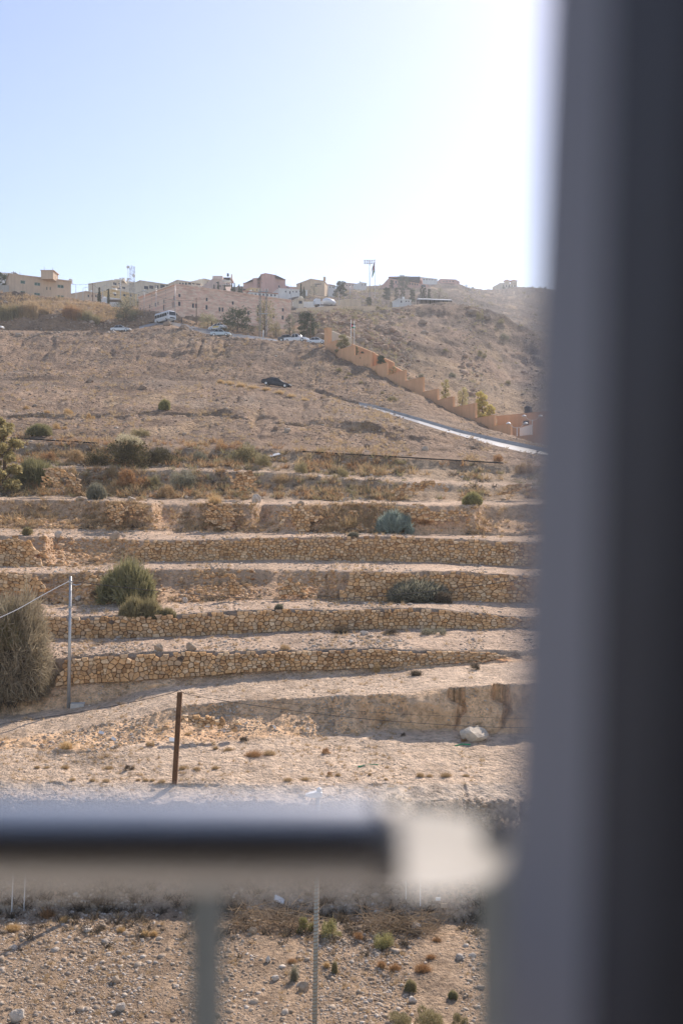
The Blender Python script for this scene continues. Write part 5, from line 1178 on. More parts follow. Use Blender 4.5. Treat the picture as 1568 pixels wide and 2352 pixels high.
iw = lambda lab, pts, ys, mat: lowwall('inner_wall', lab, [(x, mD(x)+7) for x in pts], ys, mat, .3, 1.5, 'wall', group='inner yard walls')
iw('inner wall with a pale block top behind the pier of the stepped wall', [753,804], [757.5,775], S_CREAM)
iw('inner peach wall sloping down below the flag poles', [807,860], [789,810], S_PEACH)
iw('inner peach wall beside the small conifer', [861,903], [812,832], S_PEACH)
iw('lowest visible piece of the inner peach wall', [904,926], [841,853], S_PEACH)
# -- the little square at the foot of the wall
house('gate_building', 'low peach building at the foot of the stepped wall near the pillar', 'building', [(1141,158),(1262,150)], 960, S_PEACH, 6, [[(1200,966,1214,976)]], frames=False, below=1)
lowwall('white_panel_wall', 'white slanting panel wall beside the double lamp', [(1193,142.5),(1219,141.5)], [983,975], S_WHITE, .2, .6)

# ================================================================= TREES
def tree(kind, x, y, wpx, hpx, label, D=None, group=None, mat=None, seed=0, name=None):
    p = on(x, D) if D else hit(x, y); s = p.y/F; w_, h_ = wpx*s*(1 if kind == 'cypress' else 1.3), hpx*s
    if D: h_ = ZC+(CY-(y-hpx))/F*D-p.z
    rg = np.random.default_rng(seed*7+int(x)); r = empty(name or {'cypress': 'cypress_tree', 'pine': 'pine_tree', 'bushy': 'leafy_tree', 'feather': 'feathery_tree'}[kind], p, label=label, cat='tree', group=group)
    tr = MB(); top = {'cypress': .9, 'pine': .75, 'bushy': .6, 'feather': .85}[kind]
    tr.tube([(0, 0, -.4), (rg.uniform(-.03, .03)*h_, 0, h_*.35), (rg.uniform(-.05, .05)*h_, 0, h_*top)], [h_*.028+.03, h_*.022+.02, .02], 6)
    pts = []; n = {'cypress': 1100, 'pine': 3600, 'bushy': 3000, 'feather': 1900}[kind]
    if kind == 'cypress':
        t = rg.random(n)**.8; rad = np.sin(np.clip(t*1.12+.06, 0, 1)*math.pi)**.7*.5; a = rg.uniform(0, 6.28, n); q = rad*rg.uniform(.5, 1.05, n)
        pts = np.column_stack([np.cos(a)*q*w_, np.sin(a)*q*w_, h_*(.06+.94*t)]); sz = rg.uniform(.04, .09, n)*h_
    else:
        nl = {'pine': 15, 'bushy': 13, 'feather': 12}[kind]; lo = {'pine': .14, 'bushy': .06, 'feather': .16}[kind]; out = []
        for i in range(nl):
            t = (i+.5)/nl; z = h_*(lo+(1-lo-.06)*t); env = math.sin(min(1, .22+.8*(1-t)**.85)*math.pi*.62); a = i*2.4+rg.uniform(-.4, .4); rr = w_*.5*env*rg.uniform(.35, .78)
            c = np.array([math.cos(a)*rr, math.sin(a)*rr, z]); tr.tube([(0, 0, max(.1, z-h_*.14)), tuple(c)], [h_*.010+.01, .01], 4)
            k = n//nl; d = rg.normal(size=(k, 3)); d /= np.linalg.norm(d, axis=1)[:, None]
            rad = w_*rg.uniform(.13, .26)*(1 if kind != 'feather' else .9)
            out.append(c+d*(rad*rg.random(k)**.45)[:, None]*np.array([1, 1, .62 if kind != 'feather' else 1.0]))
        pts = np.concatenate(out); n = len(pts); sz = rg.uniform(.03, .075, n)*h_ if kind != 'feather' else rg.uniform(.02, .055, n)*h_
    tr.build('trunk', WOOD, r)
    me = tri_mesh('crown', leaves(n, rg, pts, sz)); link_mesh('crown', me, mat or PINE, r); return r
GC = 'cypresses among the houses'
tree('cypress', 228, 697, 8, 36, 'dark cypress beside the small beige house', 316, GC)
tree('cypress', 249, 701, 5, 37, 'thin cypress beside the low white house', 305, GC)
for x, y, a, b_, l in [(491.5,665,7,11,'short cypress at the left corner of the tall apartments'),(501,667,4.5,20,'slim tall cypress before the tall apartments'),(516,669,6.5,16,'conical cypress in the middle of the tall apartments'),(532.5,671,5.5,20,'cypress at the right corner of the tall apartments'),(538,660,4,10,'tiny cypress behind the right corner of the tall apartments'),(549,672,6,19,'dark cypress left of the low tiled house'),(554.5,667,6,10,'low bushy cypress beside the tiled house'),(691,678,5,27,'tallest cypress beside the white house'),(698,678,8,19,'broad cypress beside the white house')]:
    tree('cypress', x, y, a, b_, l, 384 if x < 600 else 398, GC)
tree('bushy', 5, 660, 36, 36, 'dark rounded tree above the block wall at the left edge', 288)
tree('bushy', 477, 757, 50, 36, 'bright green bushy tree beside the hilltop road', 235, mat=GREEN)
tree('pine', 545, 771, 68, 64, 'big dark pine in front of the stone building', 236, seed=2)
tree('bushy', 514, 771, 22, 24, 'dark bush at the foot of the big pine', 230, seed=3)
tree('feather', 606, 772, 48, 82, 'tall feathery olive tree behind the lattice masts', 236, mat=OLIVE, seed=4)
tree('feather', 634, 772, 28, 34, 'lower feathery tree right of the lattice masts', 234, mat=OLIVE, seed=5)
tree('pine', 705, 758, 40, 43, 'green pine beside the corner of the stone building', 232, seed=6)
tree('feather', 665, 758, 24, 38, 'thin bare feathery tree left of the green pine', 240, mat=GREY, seed=7)
tree('feather', 290, 749, 66, 66, 'large grey green tamarisk on the bank left of the bus', 246, mat=leafy('leaf_tamarisk', [(.10,.105,.06),(.16,.16,.095),(.24,.22,.14)]), seed=8, name='tamarisk_tree')
tree('bushy', 285, 746, 52, 44, 'dense lower growth of the tamarisk on the bank', 244, mat=leafy('leaf_tamarisk_low', [(.09,.095,.055),(.15,.15,.09),(.22,.21,.13)]), seed=9, name='tamarisk_bush')
tree('feather', 721, 678, 20, 25, 'grey feathery pine before the plain beige house', 420, mat=GREY, seed=10)
tree('pine', 781, 668, 26, 24, 'pine with an open crown right of the small white house', 440, seed=11)
tree('bushy', 926, 664, 30, 32, 'dark pine in front of the government building', 545, seed=12)
tree('pine', 899, 664, 10, 22, 'small pine at the left of the government building', 548, seed=13)
tree('feather', 1008, 688, 36, 28, 'loose pine above the open shed', 420, mat=GREY, seed=14)
for i, (x, y, a, b_, l) in enumerate([(888,678,16,20,'small conifer below the left corner of the government building'),(910,672,11,14,'small conifer below the government building, second from left'),(925,676,11,16,'small conifer under the dark pine'),(946,676,12,14,'small conifer left of the dark twins'),(968,672,9,18,'dark conifer, left of the twins'),(975,672,9,14,'dark conifer, right of the twins'),(985,674,8,12,'small conifer right of the dark twins'),(1070,658,12,6,'low tree on the ridge line'),(902,710,14,18,'young conifer on the quarry ridge edge'),(847,702,13,20,'young conifer at the end of the truck yard'),(745,703,6,7,'small palm before the truck yard wall')]):
    tree('feather' if i % 3 else 'pine', x, y, a, b_, l, None if y > 700 else (470 if y > 668 else 640), 'young conifers on the hill', seed=20+i)
for i, (x, wd) in enumerate([(1052,10),(1060,8),(1085,7),(1156,7),(1170,9),(1202,6),(1214,9),(1221,8),(1240,8),(1252,6)]):
    tree('bushy', x, 664, wd, 6, ['low tree on the ridge right of the notched pink house','second low tree on the ridge','low tree in the saddle of the ridge','bush beside the villa, left','palm like bush in front of the villa','bush right of the villa','dark bush on the skyline right of the villa','dark bush on the skyline, broader','small dark tree on the skyline near the pillar','last dark bush on the skyline by the pillar'][i], 690 if x < 1090 else 815, 'trees on the far skyline', seed=40+i)
tree('bushy', 790, 800, 33, 32, 'dense green bush filling the first bay of the stepped wall', 190.5, mat=GREEN, seed=51)
tree('bushy', 818, 816, 10, 24, 'green climber in the second bay of the stepped wall', 186, mat=GREEN, seed=52)
tree('pine', 876, 838, 20, 24, 'small conifer in the fourth bay of the stepped wall', 179, seed=53)
tree('bushy', 834, 815, 14, 10, 'dark low shrub in the third bay of the stepped wall', 183.5, seed=54)
tree('feather', 1022, 905, 24, 36, 'pale thin tree behind the stepped wall, leftmost of three', 176, mat=PALETREE, seed=55)
tree('feather', 1063, 932, 28, 44, 'olive thin tree behind the stepped wall, middle of three', 168, mat=PALETREE, seed=56)
tree('bushy', 1106, 953, 32, 54, 'yellow green tree behind the stepped wall, rightmost of three', 162, mat=YELLOWG, seed=57)
tree('bushy', 1127, 962, 26, 34, 'low yellow bush right of the yellow green tree', 160, mat=YELLOWG, seed=58)
tree('bushy', 1220, 965, 26, 26, 'round dark tree behind the square near the pillar', 172, seed=59)
tree('feather', 902, 860, 16, 20, 'sparse twiggy shrub in the fifth bay of the stepped wall', 175, mat=OLIVE, seed=60)
tree('bushy', 8, 1122, 66, 170, 'olive tree reaching in at the left edge beside the green broom', 84, mat=leafy('leaf_edge_tree', [(.27,.22,.09),(.40,.33,.15),(.50,.43,.23)], scale=3), seed=61)
def reeds(x, y, wpx, hpx, mat, label, seed):
    p = hit(x, y); s = p.y/F; rg = np.random.default_rng(seed); n = 900
    o = np.column_stack([rg.uniform(-.5, .5, n)*wpx*s, rg.uniform(-1, 1, n), np.zeros(n)])
    for i in range(n): o[i, 2] = gz(p.x+o[i, 0], p.y+o[i, 1])-p.z-.1
    d = np.column_stack([rg.normal(0, .2, n), rg.normal(0, .2, n), np.ones(n)]); d /= np.linalg.norm(d, axis=1)[:, None]
    me = tri_mesh('reeds', blades(n, rg, o, d, hpx*s*rg.uniform(.4, 1, n), rg.uniform(.08, .2, n))); ob = link_mesh('reeds', me, mat, None, label=label, cat='reeds', group='reeds on the left brow'); ob.location = p
reeds(22, 723, 66, 30, OLIVE, 'green reeds at the left edge under the beige block', 1); reeds(66, 718, 44, 34, TAN, 'pale plumed reeds right of the green reeds', 2)
reeds(168, 722, 44, 26, RUST, 'rusty brown reeds on the brow', 3); reeds(205, 732, 48, 24, OLIVE, 'olive reeds right of the rusty ones', 4); reeds(100, 718, 30, 16, TAN, 'short tan reeds in the middle of the brow', 5)
# ================================================================= VEHICLES
P_WHITE = plain('car_paint_white', (.68,.70,.72), .3, .5, var=.03, coat=.6); P_SILVER = plain('car_paint_silver', (.48,.49,.50), .3, .5, .4, var=.03, coat=.6)
P_NAVY = plain('car_paint_dark_blue', (.008,.011,.022), .4, .3, var=.05, coat=.15); P_YELLOW = plain('car_paint_yellow', (.62,.44,.10), .35, .5, var=.03, coat=.5); P_PALE = plain('car_paint_pale_blue', (.52,.62,.66), .32, .5, var=.03, coat=.5)
P_DARK = plain('car_paint_charcoal', (.05,.055,.06), .35, .5, coat=.5)
M_cglass = plain('car_glass', (.02,.026,.03), .06, .7, var=.1); M_lens = plain('lamp_lens', (.75,.76,.74), .15, .6); M_red = plain('tail_lamp', (.40,.03,.02), .25, .5); M_rim = plain('wheel_rim', (.50,.50,.51), .35, .5, .7)
def loft(mb, secs):
    n0 = len(mb.v); k = len(secs[0])
    for s in secs: mb.v += [tuple(p) for p in s]
    for i in range(len(secs)-1):
        for j in range(k): j2 = (j+1) % k; mb.f.append((n0+i*k+j, n0+i*k+j2, n0+(i+1)*k+j2, n0+(i+1)*k+j))
    mb.f.append(tuple(n0+j for j in reversed(range(k)))); mb.f.append(tuple(n0+(len(secs)-1)*k+j for j in range(k)))
def sect(x, w_, z0, z1, r=.12):
    return [(x, -w_+r*.6, z0), (x, w_-r*.6, z0), (x, w_, z0+r), (x, w_, z1-r), (x, w_-r, z1), (x, -w_+r, z1), (x, -w_, z1-r), (x, -w_, z0+r)]
def car(label, x, y, paint, L_=4.5, rz=0.0, kind='sedan', D=None, tilt=0.0, group='cars on the hilltop road', paint2=None, name='parked_car', cat='car', sign=False):
    """length along local x, nose at +x"""
    p = on(x, D) if D else hit(x, y); r = empty(name, p, rz, label=label, cat=cat, group=group); r.rotation_euler = (0, tilt, rz)
    W = .87; h = L_/2; b = MB()
    if kind == 'pickup': prof = [(-h,.35,.95),(-h+.1,.32,1.05),(-.5,.32,1.08),(.9,.30,1.10),(h-.35,.32,.98),(h-.05,.36,.86),(h,.42,.70)]; W = .92
    elif kind == 'fast': prof = [(-h,.36,.86),(-h+.15,.28,.97),(-h+.9,.22,1.0),(0,.20,.93),(1.0,.20,.90),(h-.5,.22,.76),(h-.1,.26,.64),(h,.34,.55)]
    else: prof = [(-h,.36,.88),(-h+.12,.28,.98),(-h+.9,.22,1.0),(0,.20,.96),(.95,.20,.94),(h-.45,.22,.84),(h-.08,.26,.74),(h,.34,.62)]
    loft(b, [sect(px, W*(1 if abs(px) < h-.3 else .93), z0, z1) for px, z0, z1 in prof]); b.build('body', paint, r)
    # cabin: glass house under a painted roof
    if kind == 'pickup': c0, c1_, c2_, c3_, zt, zb_ = -.85, -.62, .55, 1.15, 1.78, 1.06
    elif kind == 'fast': c0, c1_, c2_, c3_, zt, zb_ = -h+.55, -.95, .15, 1.05, 1.42, .92
    else: c0, c1_, c2_, c3_, zt, zb_ = -h+.75, -1.0, .25, 1.0, 1.46, .94
    wi, wt = W-.07, W-.24; g = MB(); q = [(c0, wi, zb_), (c3_, wi, zb_), (c2_, wt, zt), (c1_, wt, zt)]
    g.v = [(a, -w_, z) for a, w_, z in q]+[(a, w_, z) for a, w_, z in q]; g.f = [(0,1,2,3),(7,6,5,4),(0,3,7,4),(1,5,6,2),(3,2,6,7)]; g.build('window', M_cglass, r)
    rf = MB(); rf.v = [(c1_-.1, -wt-.02, zt), (c2_+.1, -wt-.02, zt), (c2_+.1, wt+.02, zt), (c1_-.1, wt+.02, zt), (c1_+.08, -wt+.1, zt+.06), (c2_-.08, -wt+.1, zt+.06), (c2_-.08, wt-.1, zt+.06), (c1_+.08, wt-.1, zt+.06)]
    rf.f = [(0,3,2,1),(4,5,6,7),(0,1,5,4),(1,2,6,5),(2,3,7,6),(3,0,4,7)]; rf.build('roof', paint2 or paint, r)
    pl = MB()
    for s in (-1, 1):
        for (a, b_) in (((c0, wi+.005, zb_), (c1_, wt+.005, zt)), ((c3_, wi+.005, zb_), (c2_, wt+.005, zt)), (((c0+c3_)/2-.1, wi+.006, zb_), ((c1_+c2_)/2-.05, wt+.006, zt))):
            pl.tube([(a[0], s*a[1], a[2]), (b_[0], s*b_[1], b_[2])], .04, 5)
    pl.build('pillars', paint, r)
    if kind == 'pickup':
        bed = MB()
        for yy in (-W+.04, W-.12): bed.box(-h+.05, yy, 1.0, -.9, yy+.08, 1.16)
        bed.box(-h+.02, -W+.1, .98, -h+.10, W-.1, 1.16); bed.build('cargo_bed', paint, r)
    if paint2:
        for s in (-1, 1): MB().box(-.95, s*(W+.004)-.004, .45, .85, s*(W+.004)+.004, .85).build('side_panel', paint2, r)
    rr = .39 if kind == 'pickup' else .32
    for wx in (-h+.85, h-.82):
        for s in (-1, 1):
            t = MB(); t.lathe([(rr*.62, -.11), (rr, -.09), (rr, .09), (rr*.62, .11)], 14); wo = t.build('wheel', M_black, r); wo.location = (wx, s*(W-.09), rr); wo.rotation_euler = (R(90), 0, 0)
            k = MB(); k.lathe([(rr*.2, -.115), (rr*.62, -.113), (rr*.62, .113), (rr*.2, .115)], 10); k.build('rim', M_rim, wo)
    for s in (-1, 1):
        MB().box(h-.16, s*(W-.30)-.17, .60 if kind != 'pickup' else .72, h-.02, s*(W-.30)+.17, .74 if kind != 'pickup' else .88).build('headlight', M_lens, r)
        MB().box(-h-.01, s*(W-.22)-.13, .70, -h+.10, s*(W-.22)+.13, .86).build('tail_light', M_red, r)
        MB().box(c3_-.25, s*(W+.09)-.08, zb_+.0, c3_-.12, s*(W+.09)+.08, zb_+.14).build('mirror', paint, r)
    if sign: MB().box(-.35, -.28, zt+.06, -.2, .28, zt+.2).build('roof_sign', M_lens, r)
    return r
car('silver sedan parked on the road cut at the left, nose to the right', 278, 0, P_SILVER, 4.6, R(-8), D=229)
car('white car cut off by the left edge of the picture', -14, 0, P_WHITE, 4.4, R(-10), D=230)
car('yellow and white taxi seen from behind beside the dark pine', 500, 0, P_WHITE, 4.4, R(150), D=231, paint2=P_YELLOW, sign=True)
car('pale blue white sedan low behind the crest under the taxi', 507, 0, P_PALE, 4.4, R(-6), D=217.5)
car('silver white double cab pickup at the top of the stepped wall', 681, 0, P_WHITE, 5.3, R(-28), 'pickup', D=209)
car('charcoal car half hidden behind the pickup', 662, 0, P_DARK, 4.3, R(-15), D=215.5)
car('white hatchback half hidden by the pier of the stepped wall', 729, 0, P_WHITE, 4.2, R(-18), 'fast', D=203.5)
nv = car('dark blue sedan alone on the bare slope, nose down to the right', 634, 0, P_NAVY, 4.9, R(-10), 'fast', D=166, tilt=R(9), group=None)
# the minibus
p = on(379, 241.5); bus = empty('minibus', p, R(-50), label='white minibus coming down the hilltop road', cat='bus')
bd = MB(); hl = 3.4
loft(bd, [sect(-hl, .95, .42, 2.45, .2), sect(-hl+.15, 1.02, .38, 2.58, .22), sect(hl-.5, 1.02, .38, 2.58, .22), sect(hl-.1, 1.0, .40, 2.35, .2), sect(hl+.12, .98, .45, 1.35, .15)]); bd.build('body', P_WHITE, bus)
for s in (-1, 1):
    for i in range(5): MB().box(-hl+.25+i*1.15, s*1.026-.006, 1.35, -hl+1.28+i*1.15, s*1.026+.006, 2.1).build('window', M_cglass, bus)
ws = MB(); ws.quad((hl+.13, -.88, 1.4), (hl+.13, .88, 1.4), (hl-.07, .86, 2.28), (hl-.07, -.86, 2.28)); ws.build('windscreen', M_cglass, bus)
MB().box(hl+.1, -.7, .62, hl+.16, .7, .9).build('grille', M_black, bus)
for s in (-1, 1):
    MB().box(hl+.08, s*.75-.14, .72, hl+.16, s*.75+.14, .95).build('headlight', M_lens, bus); MB().box(hl-.1, s*1.2-.07, 1.6, hl+.05, s*1.2+.07, 2.0).build('mirror', M_black, bus)
    for wx in (-2.1, 2.2):
        t = MB(); t.lathe([(.25, -.13), (.4, -.11), (.4, .11), (.25, .13)], 14); wo = t.build('wheel', M_black, bus); wo.location = (wx, s*.92, .4); wo.rotation_euler = (R(90), 0, 0)
        k = MB(); k.lathe([(.08, -.135), (.25, -.133), (.25, .133), (.08, .135)], 10); k.build('rim', M_rim, wo)
# the mixer truck in the yard
p = Vector(P(748, 702, 334)); p.z = gz(p.x, p.y); tr = empty('mixer_truck', p, R(200), label='white concrete mixer truck parked above the beige wall', cat='truck')
zl = (ZC+(CY-702)/F*334)-p.z; zl = max(0, zl-.6)
m = MB(); loft(m, [sect(2.2, 1.1, .6, 2.6, .15), sect(3.9, 1.1, .6, 2.6, .15), sect(4.1, 1.05, .6, 1.7, .15)]); m.build('cab', P_WHITE, tr)
MB().quad((4.115, -.9, 1.65), (4.115, .9, 1.65), (3.92, .85, 2.45), (3.92, -.85, 2.45)).build('windscreen', M_cglass, tr)
MB().box(-4, -.5, .7, 2.2, .5, .95).build('chassis', P_DARK, tr)
dr = MB(); dr.lathe([(.5, -3.0), (1.0, -2.2), (1.25, -.6), (1.2, .4), (.6, 1.4)], 14); d_ = dr.build('drum', P_WHITE, tr, True); d_.rotation_euler = (0, R(82), 0); d_.location = (-.4, 0, 2.1)
for wx in (-3, -1.7, 3):
    for s in (-1, 1):
        t = MB(); t.lathe([(.3, -.15), (.5, -.13), (.5, .13), (.3, .15)], 12); wo = t.build('wheel', M_black, tr); wo.location = (wx, s*.95, .5); wo.rotation_euler = (R(90), 0, 0)
if zl > .3: tr.location.z += zl
# ================================================================= PEOPLE
M_cloth = plain('dark_clothes', (.02,.021,.025), .9, .1); M_skin = plain('skin', (.36,.22,.15), .6, .3); M_hair = plain('hair', (.015,.012,.01), .8, .2)
def person(x, D, rz, label, stride=.22):
    p = on(x, D); r = empty('person', p, rz, label=label, cat='person')
    v = [(0,0,.95),(0,0,1.2),(0,0,1.42),(0,.02,1.52),(0,.03,1.66),(0,.02,1.75),
         (.10,0,.90),(.12,stride*.5,.50),(.12,-stride*.2,.09),(.12,stride*.1,.05),(-.10,0,.90),(-.12,-stride*.3,.50),(-.12,-stride*1.5,.10),(-.12,-stride*1.0,.05),
         (.19,0,1.40),(.25,-.06,1.12),(.25,.06,.88),(.25,.1,.78),(-.19,0,1.40),(-.25,.05,1.12),(-.25,.14,.88),(-.25,.18,.78)]
    e = [(0,1),(1,2),(2,3),(3,4),(4,5),(0,6),(6,7),(7,8),(8,9),(0,10),(10,11),(11,12),(12,13),(2,14),(14,15),(15,16),(16,17),(2,18),(18,19),(19,20),(20,21)]
    rad = [.15,.14,.16,.06,.10,.08,.10,.075,.05,.05,.10,.075,.05,.05,.065,.05,.04,.04,.065,.05,.04,.04]
    me = bpy.data.meshes.new('body'); me.from_pydata(v, e, []); o = link_mesh('body', me, M_cloth, r)
    sk = o.modifiers.new('skin', 'SKIN')
    for i, s in enumerate(me.skin_vertices[0].data): s.radius = (rad[i], rad[i]*.8); s.use_root = i == 0
    o.modifiers.new('sub', 'SUBSURF').levels = 1; o.modifiers['sub'].render_levels = 1
    h = MB(); h.lathe([(.02, -.12), (.07, -.10), (.088, -.02), (.09, .04), (.06, .10), (.01, .125)], 10); ho = h.build('head', M_skin, r, True); ho.location = (0, .05, 1.68)
    k = MB(); k.lathe([(.096, .0), (.098, .05), (.068, .115), (.01, .138)], 10); ko = k.build('hair', M_hair, r, True); ko.location = (0, .035, 1.68)
    return r
person(417, 238.5, R(100), 'person in dark clothes walking behind the minibus', .3)
person(486.5, 233.5, R(20), 'person in dark clothes standing at the road edge by the taxi', .05)

# ================================================================= POLES, MASTS, LAMPS, WIRES
def pole(name, label, x, ybase, ytop, wpx, mat, D=None, arms=(), group=None, cat='utility pole', lean=0.0, taper=.75):
    p = on(x, D) if D else hit(x, ybase); D = p.y; s = D/F; top = ZC+(CY-ytop)/F*D-p.z
    r = empty(name, p, label=label, cat=cat, group=group)
    MB().tube([(0, 0, -.6), (lean*s, 0, top)], [wpx*s/2, wpx*s/2*taper], 10).build('post', mat, r, True)
    for (dz, half, m2) in arms:
        MB().box(-half+lean*s, -.05, top-dz-.05, half+lean*s, .05, top-dz+.05).build('crossarm', m2, r)
        for sx in (-1, 1): MB().tube([(sx*half*.85+lean*s, 0, top-dz+.05), (sx*half*.85+lean*s, 0, top-dz+.22)], .04, 6).build('insulator', M_white, r)
    return r, Vector((p.x+lean*s, p.y, p.z+top))
# near steel pole on the left: round, galvanised, with a strapped bracket
p1, t1 = pole('utility_pole', 'grey galvanised pole standing before the lowest terrace wall', 157, 1626, 1324, 8.5, M_steel, lean=5, taper=.62)
sD = p1.location.y/F
for dz in (.25, 1.45): MB().tube([(5*sD*(1-dz/6), 0, t1.z-p1.location.z-dz-.05), (5*sD*(1-dz/6), 0, t1.z-p1.location.z-dz+.05)], .10, 10).build('clamp', M_steel, p1)
MB().tube([(5*sD, 0, t1.z-p1.location.z-.35), (5*sD+.28, -.05, t1.z-p1.location.z-.42), (5*sD+.5, -.05, t1.z-p1.location.z-.36)], .03, 6).build('hook', M_steel, p1)
MB().box(.12, -.25, -.3, .75, .2, .22).move(Matrix.Rotation(.12, 4, 'Z')).build('footing', plain('footing_concrete', (.5,.47,.42), .9, .1, var=.2, bump=.4), p1)
# brown drilled steel post in the middle
D2 = 36.3; base2 = on(397, D2); s2 = D2/F; h2 = ZC+(CY-1590)/F*D2-base2.z
p2 = empty('drilled_post', base2, label='rusty brown steel post with drilled holes on the embankment', cat='utility pole')
lean = (411-395)*s2; a_ = .088
ps_ = MB(); ps_.v = []
def prism_lean(x0, x1, y0, y1): 
    n = len(ps_.v); ps_.v += [(x0, y0, -1), (x1, y0, -1), (x1, y1, -1), (x0, y1, -1), (x0+lean, y0, h2), (x1+lean, y0, h2), (x1+lean, y1, h2), (x0+lean, y1, h2)]
    ps_.f += [tuple(n+i for i in q) for q in ((0,3,2,1),(4,5,6,7),(0,1,5,4),(1,2,6,5),(2,3,7,6),(3,0,4,7))]
prism_lean(-a_, -a_+.02, -.07, .07); prism_lean(a_-.02, a_, -.07, .07); prism_lean(-a_+.02, a_-.02, -.035, -.02)
ps_.build('post', M_rust, p2)
for i in range(14):
    z = h2-.15-i*.34; x0 = lean*(z+1)/(h2+1)
    MB().tube([(x0+.03, -.0385, z), (x0+.03, -.036, z)], .018, 8).build('hole', M_dark, p2)
t2 = Vector((base2.x+lean, base2.y, base2.z+h2))
# ribbed lamp post in front
D3 = 24.0; b3 = on(723, D3); s3 = D3/F; h3 = ZC+(CY-1826)/F*D3-b3.z; lp = empty('street_lamp', b3, label='grey street lamp with a post wound in brown wire standing on the valley floor', cat='street lamp')
lx = 7*s3
MB().tube([(-.02, 0, -.4), (lx, 0, h3)], [.062, .055], 14).build('post', plain('post_grey_green', (.34,.36,.34), .6, .4, .2, var=.2, scale=3), lp, True)
hp = [( -.02+(lx+.02)*(k/800)+.066*math.cos(k*.55), .066*math.sin(k*.55), h3*.97*k/800) for k in range(801)]
MB().tube(hp, .0075, 4).build('wire_winding', plain('brown_wire', (.27,.17,.09), .7, .3), lp)
hd = MB(); hd.v = []; zt_ = h3
sec = lambda x, w_, z0, z1: [(x, -w_, z0), (x, w_, z0), (x, w_*.8, z1), (x, -w_*.8, z1)]
loft(hd, [sec(lx-.30, .06, zt_-.02, zt_+.01), sec(lx-.2, .11, zt_-.03, zt_+.05), sec(lx+.02, .13, zt_-.03, zt_+.09), sec(lx+.10, .07, zt_-.03, zt_+.05)]); hd.build('lamp_head', M_white, lp)
MB().lathe([(.05, zt_+.07), (.07, zt_+.10), (.06, zt_+.15), (.02, zt_+.18)], 10, lx+.03).build('sensor_cap', M_white, lp)
MB().box(lx-.22, -.08, zt_-.05, lx-.02, .08, zt_-.03).build('lens', M_lens, lp)
# wires of the two near poles
def wire(label, a, b, sag, r=.014, mat=None, n=24, name='cable'):
    a, b = Vector(a), Vector(b); pts = [a.lerp(b, k/n)-Vector((0, 0, 4*sag*(k/n)*(1-k/n))) for k in range(n+1)]
    m = MB(); m.v = []; o = a.copy(); m.tube([p-o for p in pts], r, 5); ob = m.build(name, mat or M_cable, None, True, label=label, cat='cable'); ob.location = o; return ob
def multi(label, pts, r=.014, mat=None, name='cable'):
    P_ = [Vector(P(*q)) for q in pts]; out = []
    for i in range(len(P_)-1):            # smooth through the given points
        a, b = P_[i], P_[i+1]; ta = (P_[i+1]-P_[i-1])/2 if i else b-a; tb = (P_[i+2]-P_[i])/2 if i+2 < len(P_) else b-a
        for k in range(8):
            s = k/8; out.append(a*(2*s**3-3*s*s+1)+ta*(s**3-2*s*s+s)+b*(-2*s**3+3*s*s)+tb*(s**3-s*s))
    out.append(P_[-1]); o = out[0].copy(); m = MB().tube([p-o for p in out], r, 5); ob = m.build(name, mat or M_cable, None, True, label=label, cat='cable'); ob.location = o; return ob
dp = p1.location.y
multi('pale twisted cable running from the grey pole out of the left edge', [(161,1334,dp),(100,1366,dp-3),(40,1400,dp-6),(-30,1432,dp-9)], .022, M_cable2)
multi('black cable sagging from the grey pole across the terraces to the right', [(166,1335,dp),(190,1339,dp+.3),(400,1361,dp+2),(620,1377,dp+4),(800,1374,dp+6),(1000,1357,dp+7),(1200,1330,dp+8),(1350,1300,dp+9)], .016)
multi('lower cable coming from the left up to the brown post', [(-20,1668,36),(0,1664,36),(150,1641,36.1),(280,1618,36.2),(380,1596,36.3),(410,1586,36.3)], .011)
multi('lower cable sagging right from the brown post past the mud cliff', [(411,1584,36.3),(440,1597,36.4),(600,1623,37),(800,1648,37.6),(1000,1664,38.2),(1150,1671,38.8),(1330,1672,39.4)], .011)
multi('thin second wire from the brown post along the mud cliff', [(412,1590,36.3),(600,1610,37),(850,1636,38),(1100,1648,39),(1330,1655,40)], .006)
# thin white stakes in the embankment
for x, y0, y1 in ((26, 2096, 1990), (54, 2090, 1995), (932, 2066, 1960), (965, 2080, 1975)):
    p = hit(x, y0); s = p.y/F; o = MB().tube([(0, 0, -.2), ((5 if x < 100 else 0)*s, 0, (y0-y1)*s)], .02, 6).build('stake', M_white, None, label=('left' if x in (26, 932) else 'right')+' thin white stake of the pair '+('at the left edge' if x < 100 else 'in front of the rubble bank'), cat='stake', group='thin white stakes'); o.location = p
# black irrigation pipes and debris on the terraces
def pipe(label, pts, r):
    P_ = []
    for x, y in pts:
        q = hit(x, y); P_.append(q+Vector((0, -.1, r+.06)))
    o = P_[0].copy(); m = MB().tube([p-o for p in P_], r, 6); ob = m.build('water_pipe', M_black, None, True, label=label, cat='pipe'); ob.location = o
pipe('black pipe lying on the terrace lip left of the bramble thicket', [(x, 1009+(x-25)*.06) for x in range(25, 226, 10)], .075)
pipe('black pipe lying on the terrace lip under the bare slope, right part', [(x, 1040+(x-695)*.058) for x in range(695, 1160, 10)], .07)
def slab(x, y, wpx, hpx, mat, label, rot, name='slab'):
    p = hit(x, y); s = p.y/F; m = MB().box(-wpx*s/2, -wpx*s*.3, 0, wpx*s/2, wpx*s*.3, .06); o = m.build(name, mat, None, label=label, cat='debris', group='dumped slabs'); o.location = p+Vector((0, -.05, hpx*s*.2)); o.rotation_euler = rot
slab(630, 1047, 26, 8, M_white, 'leaning white board on the bank under the slope', (.25, -.25, .3))
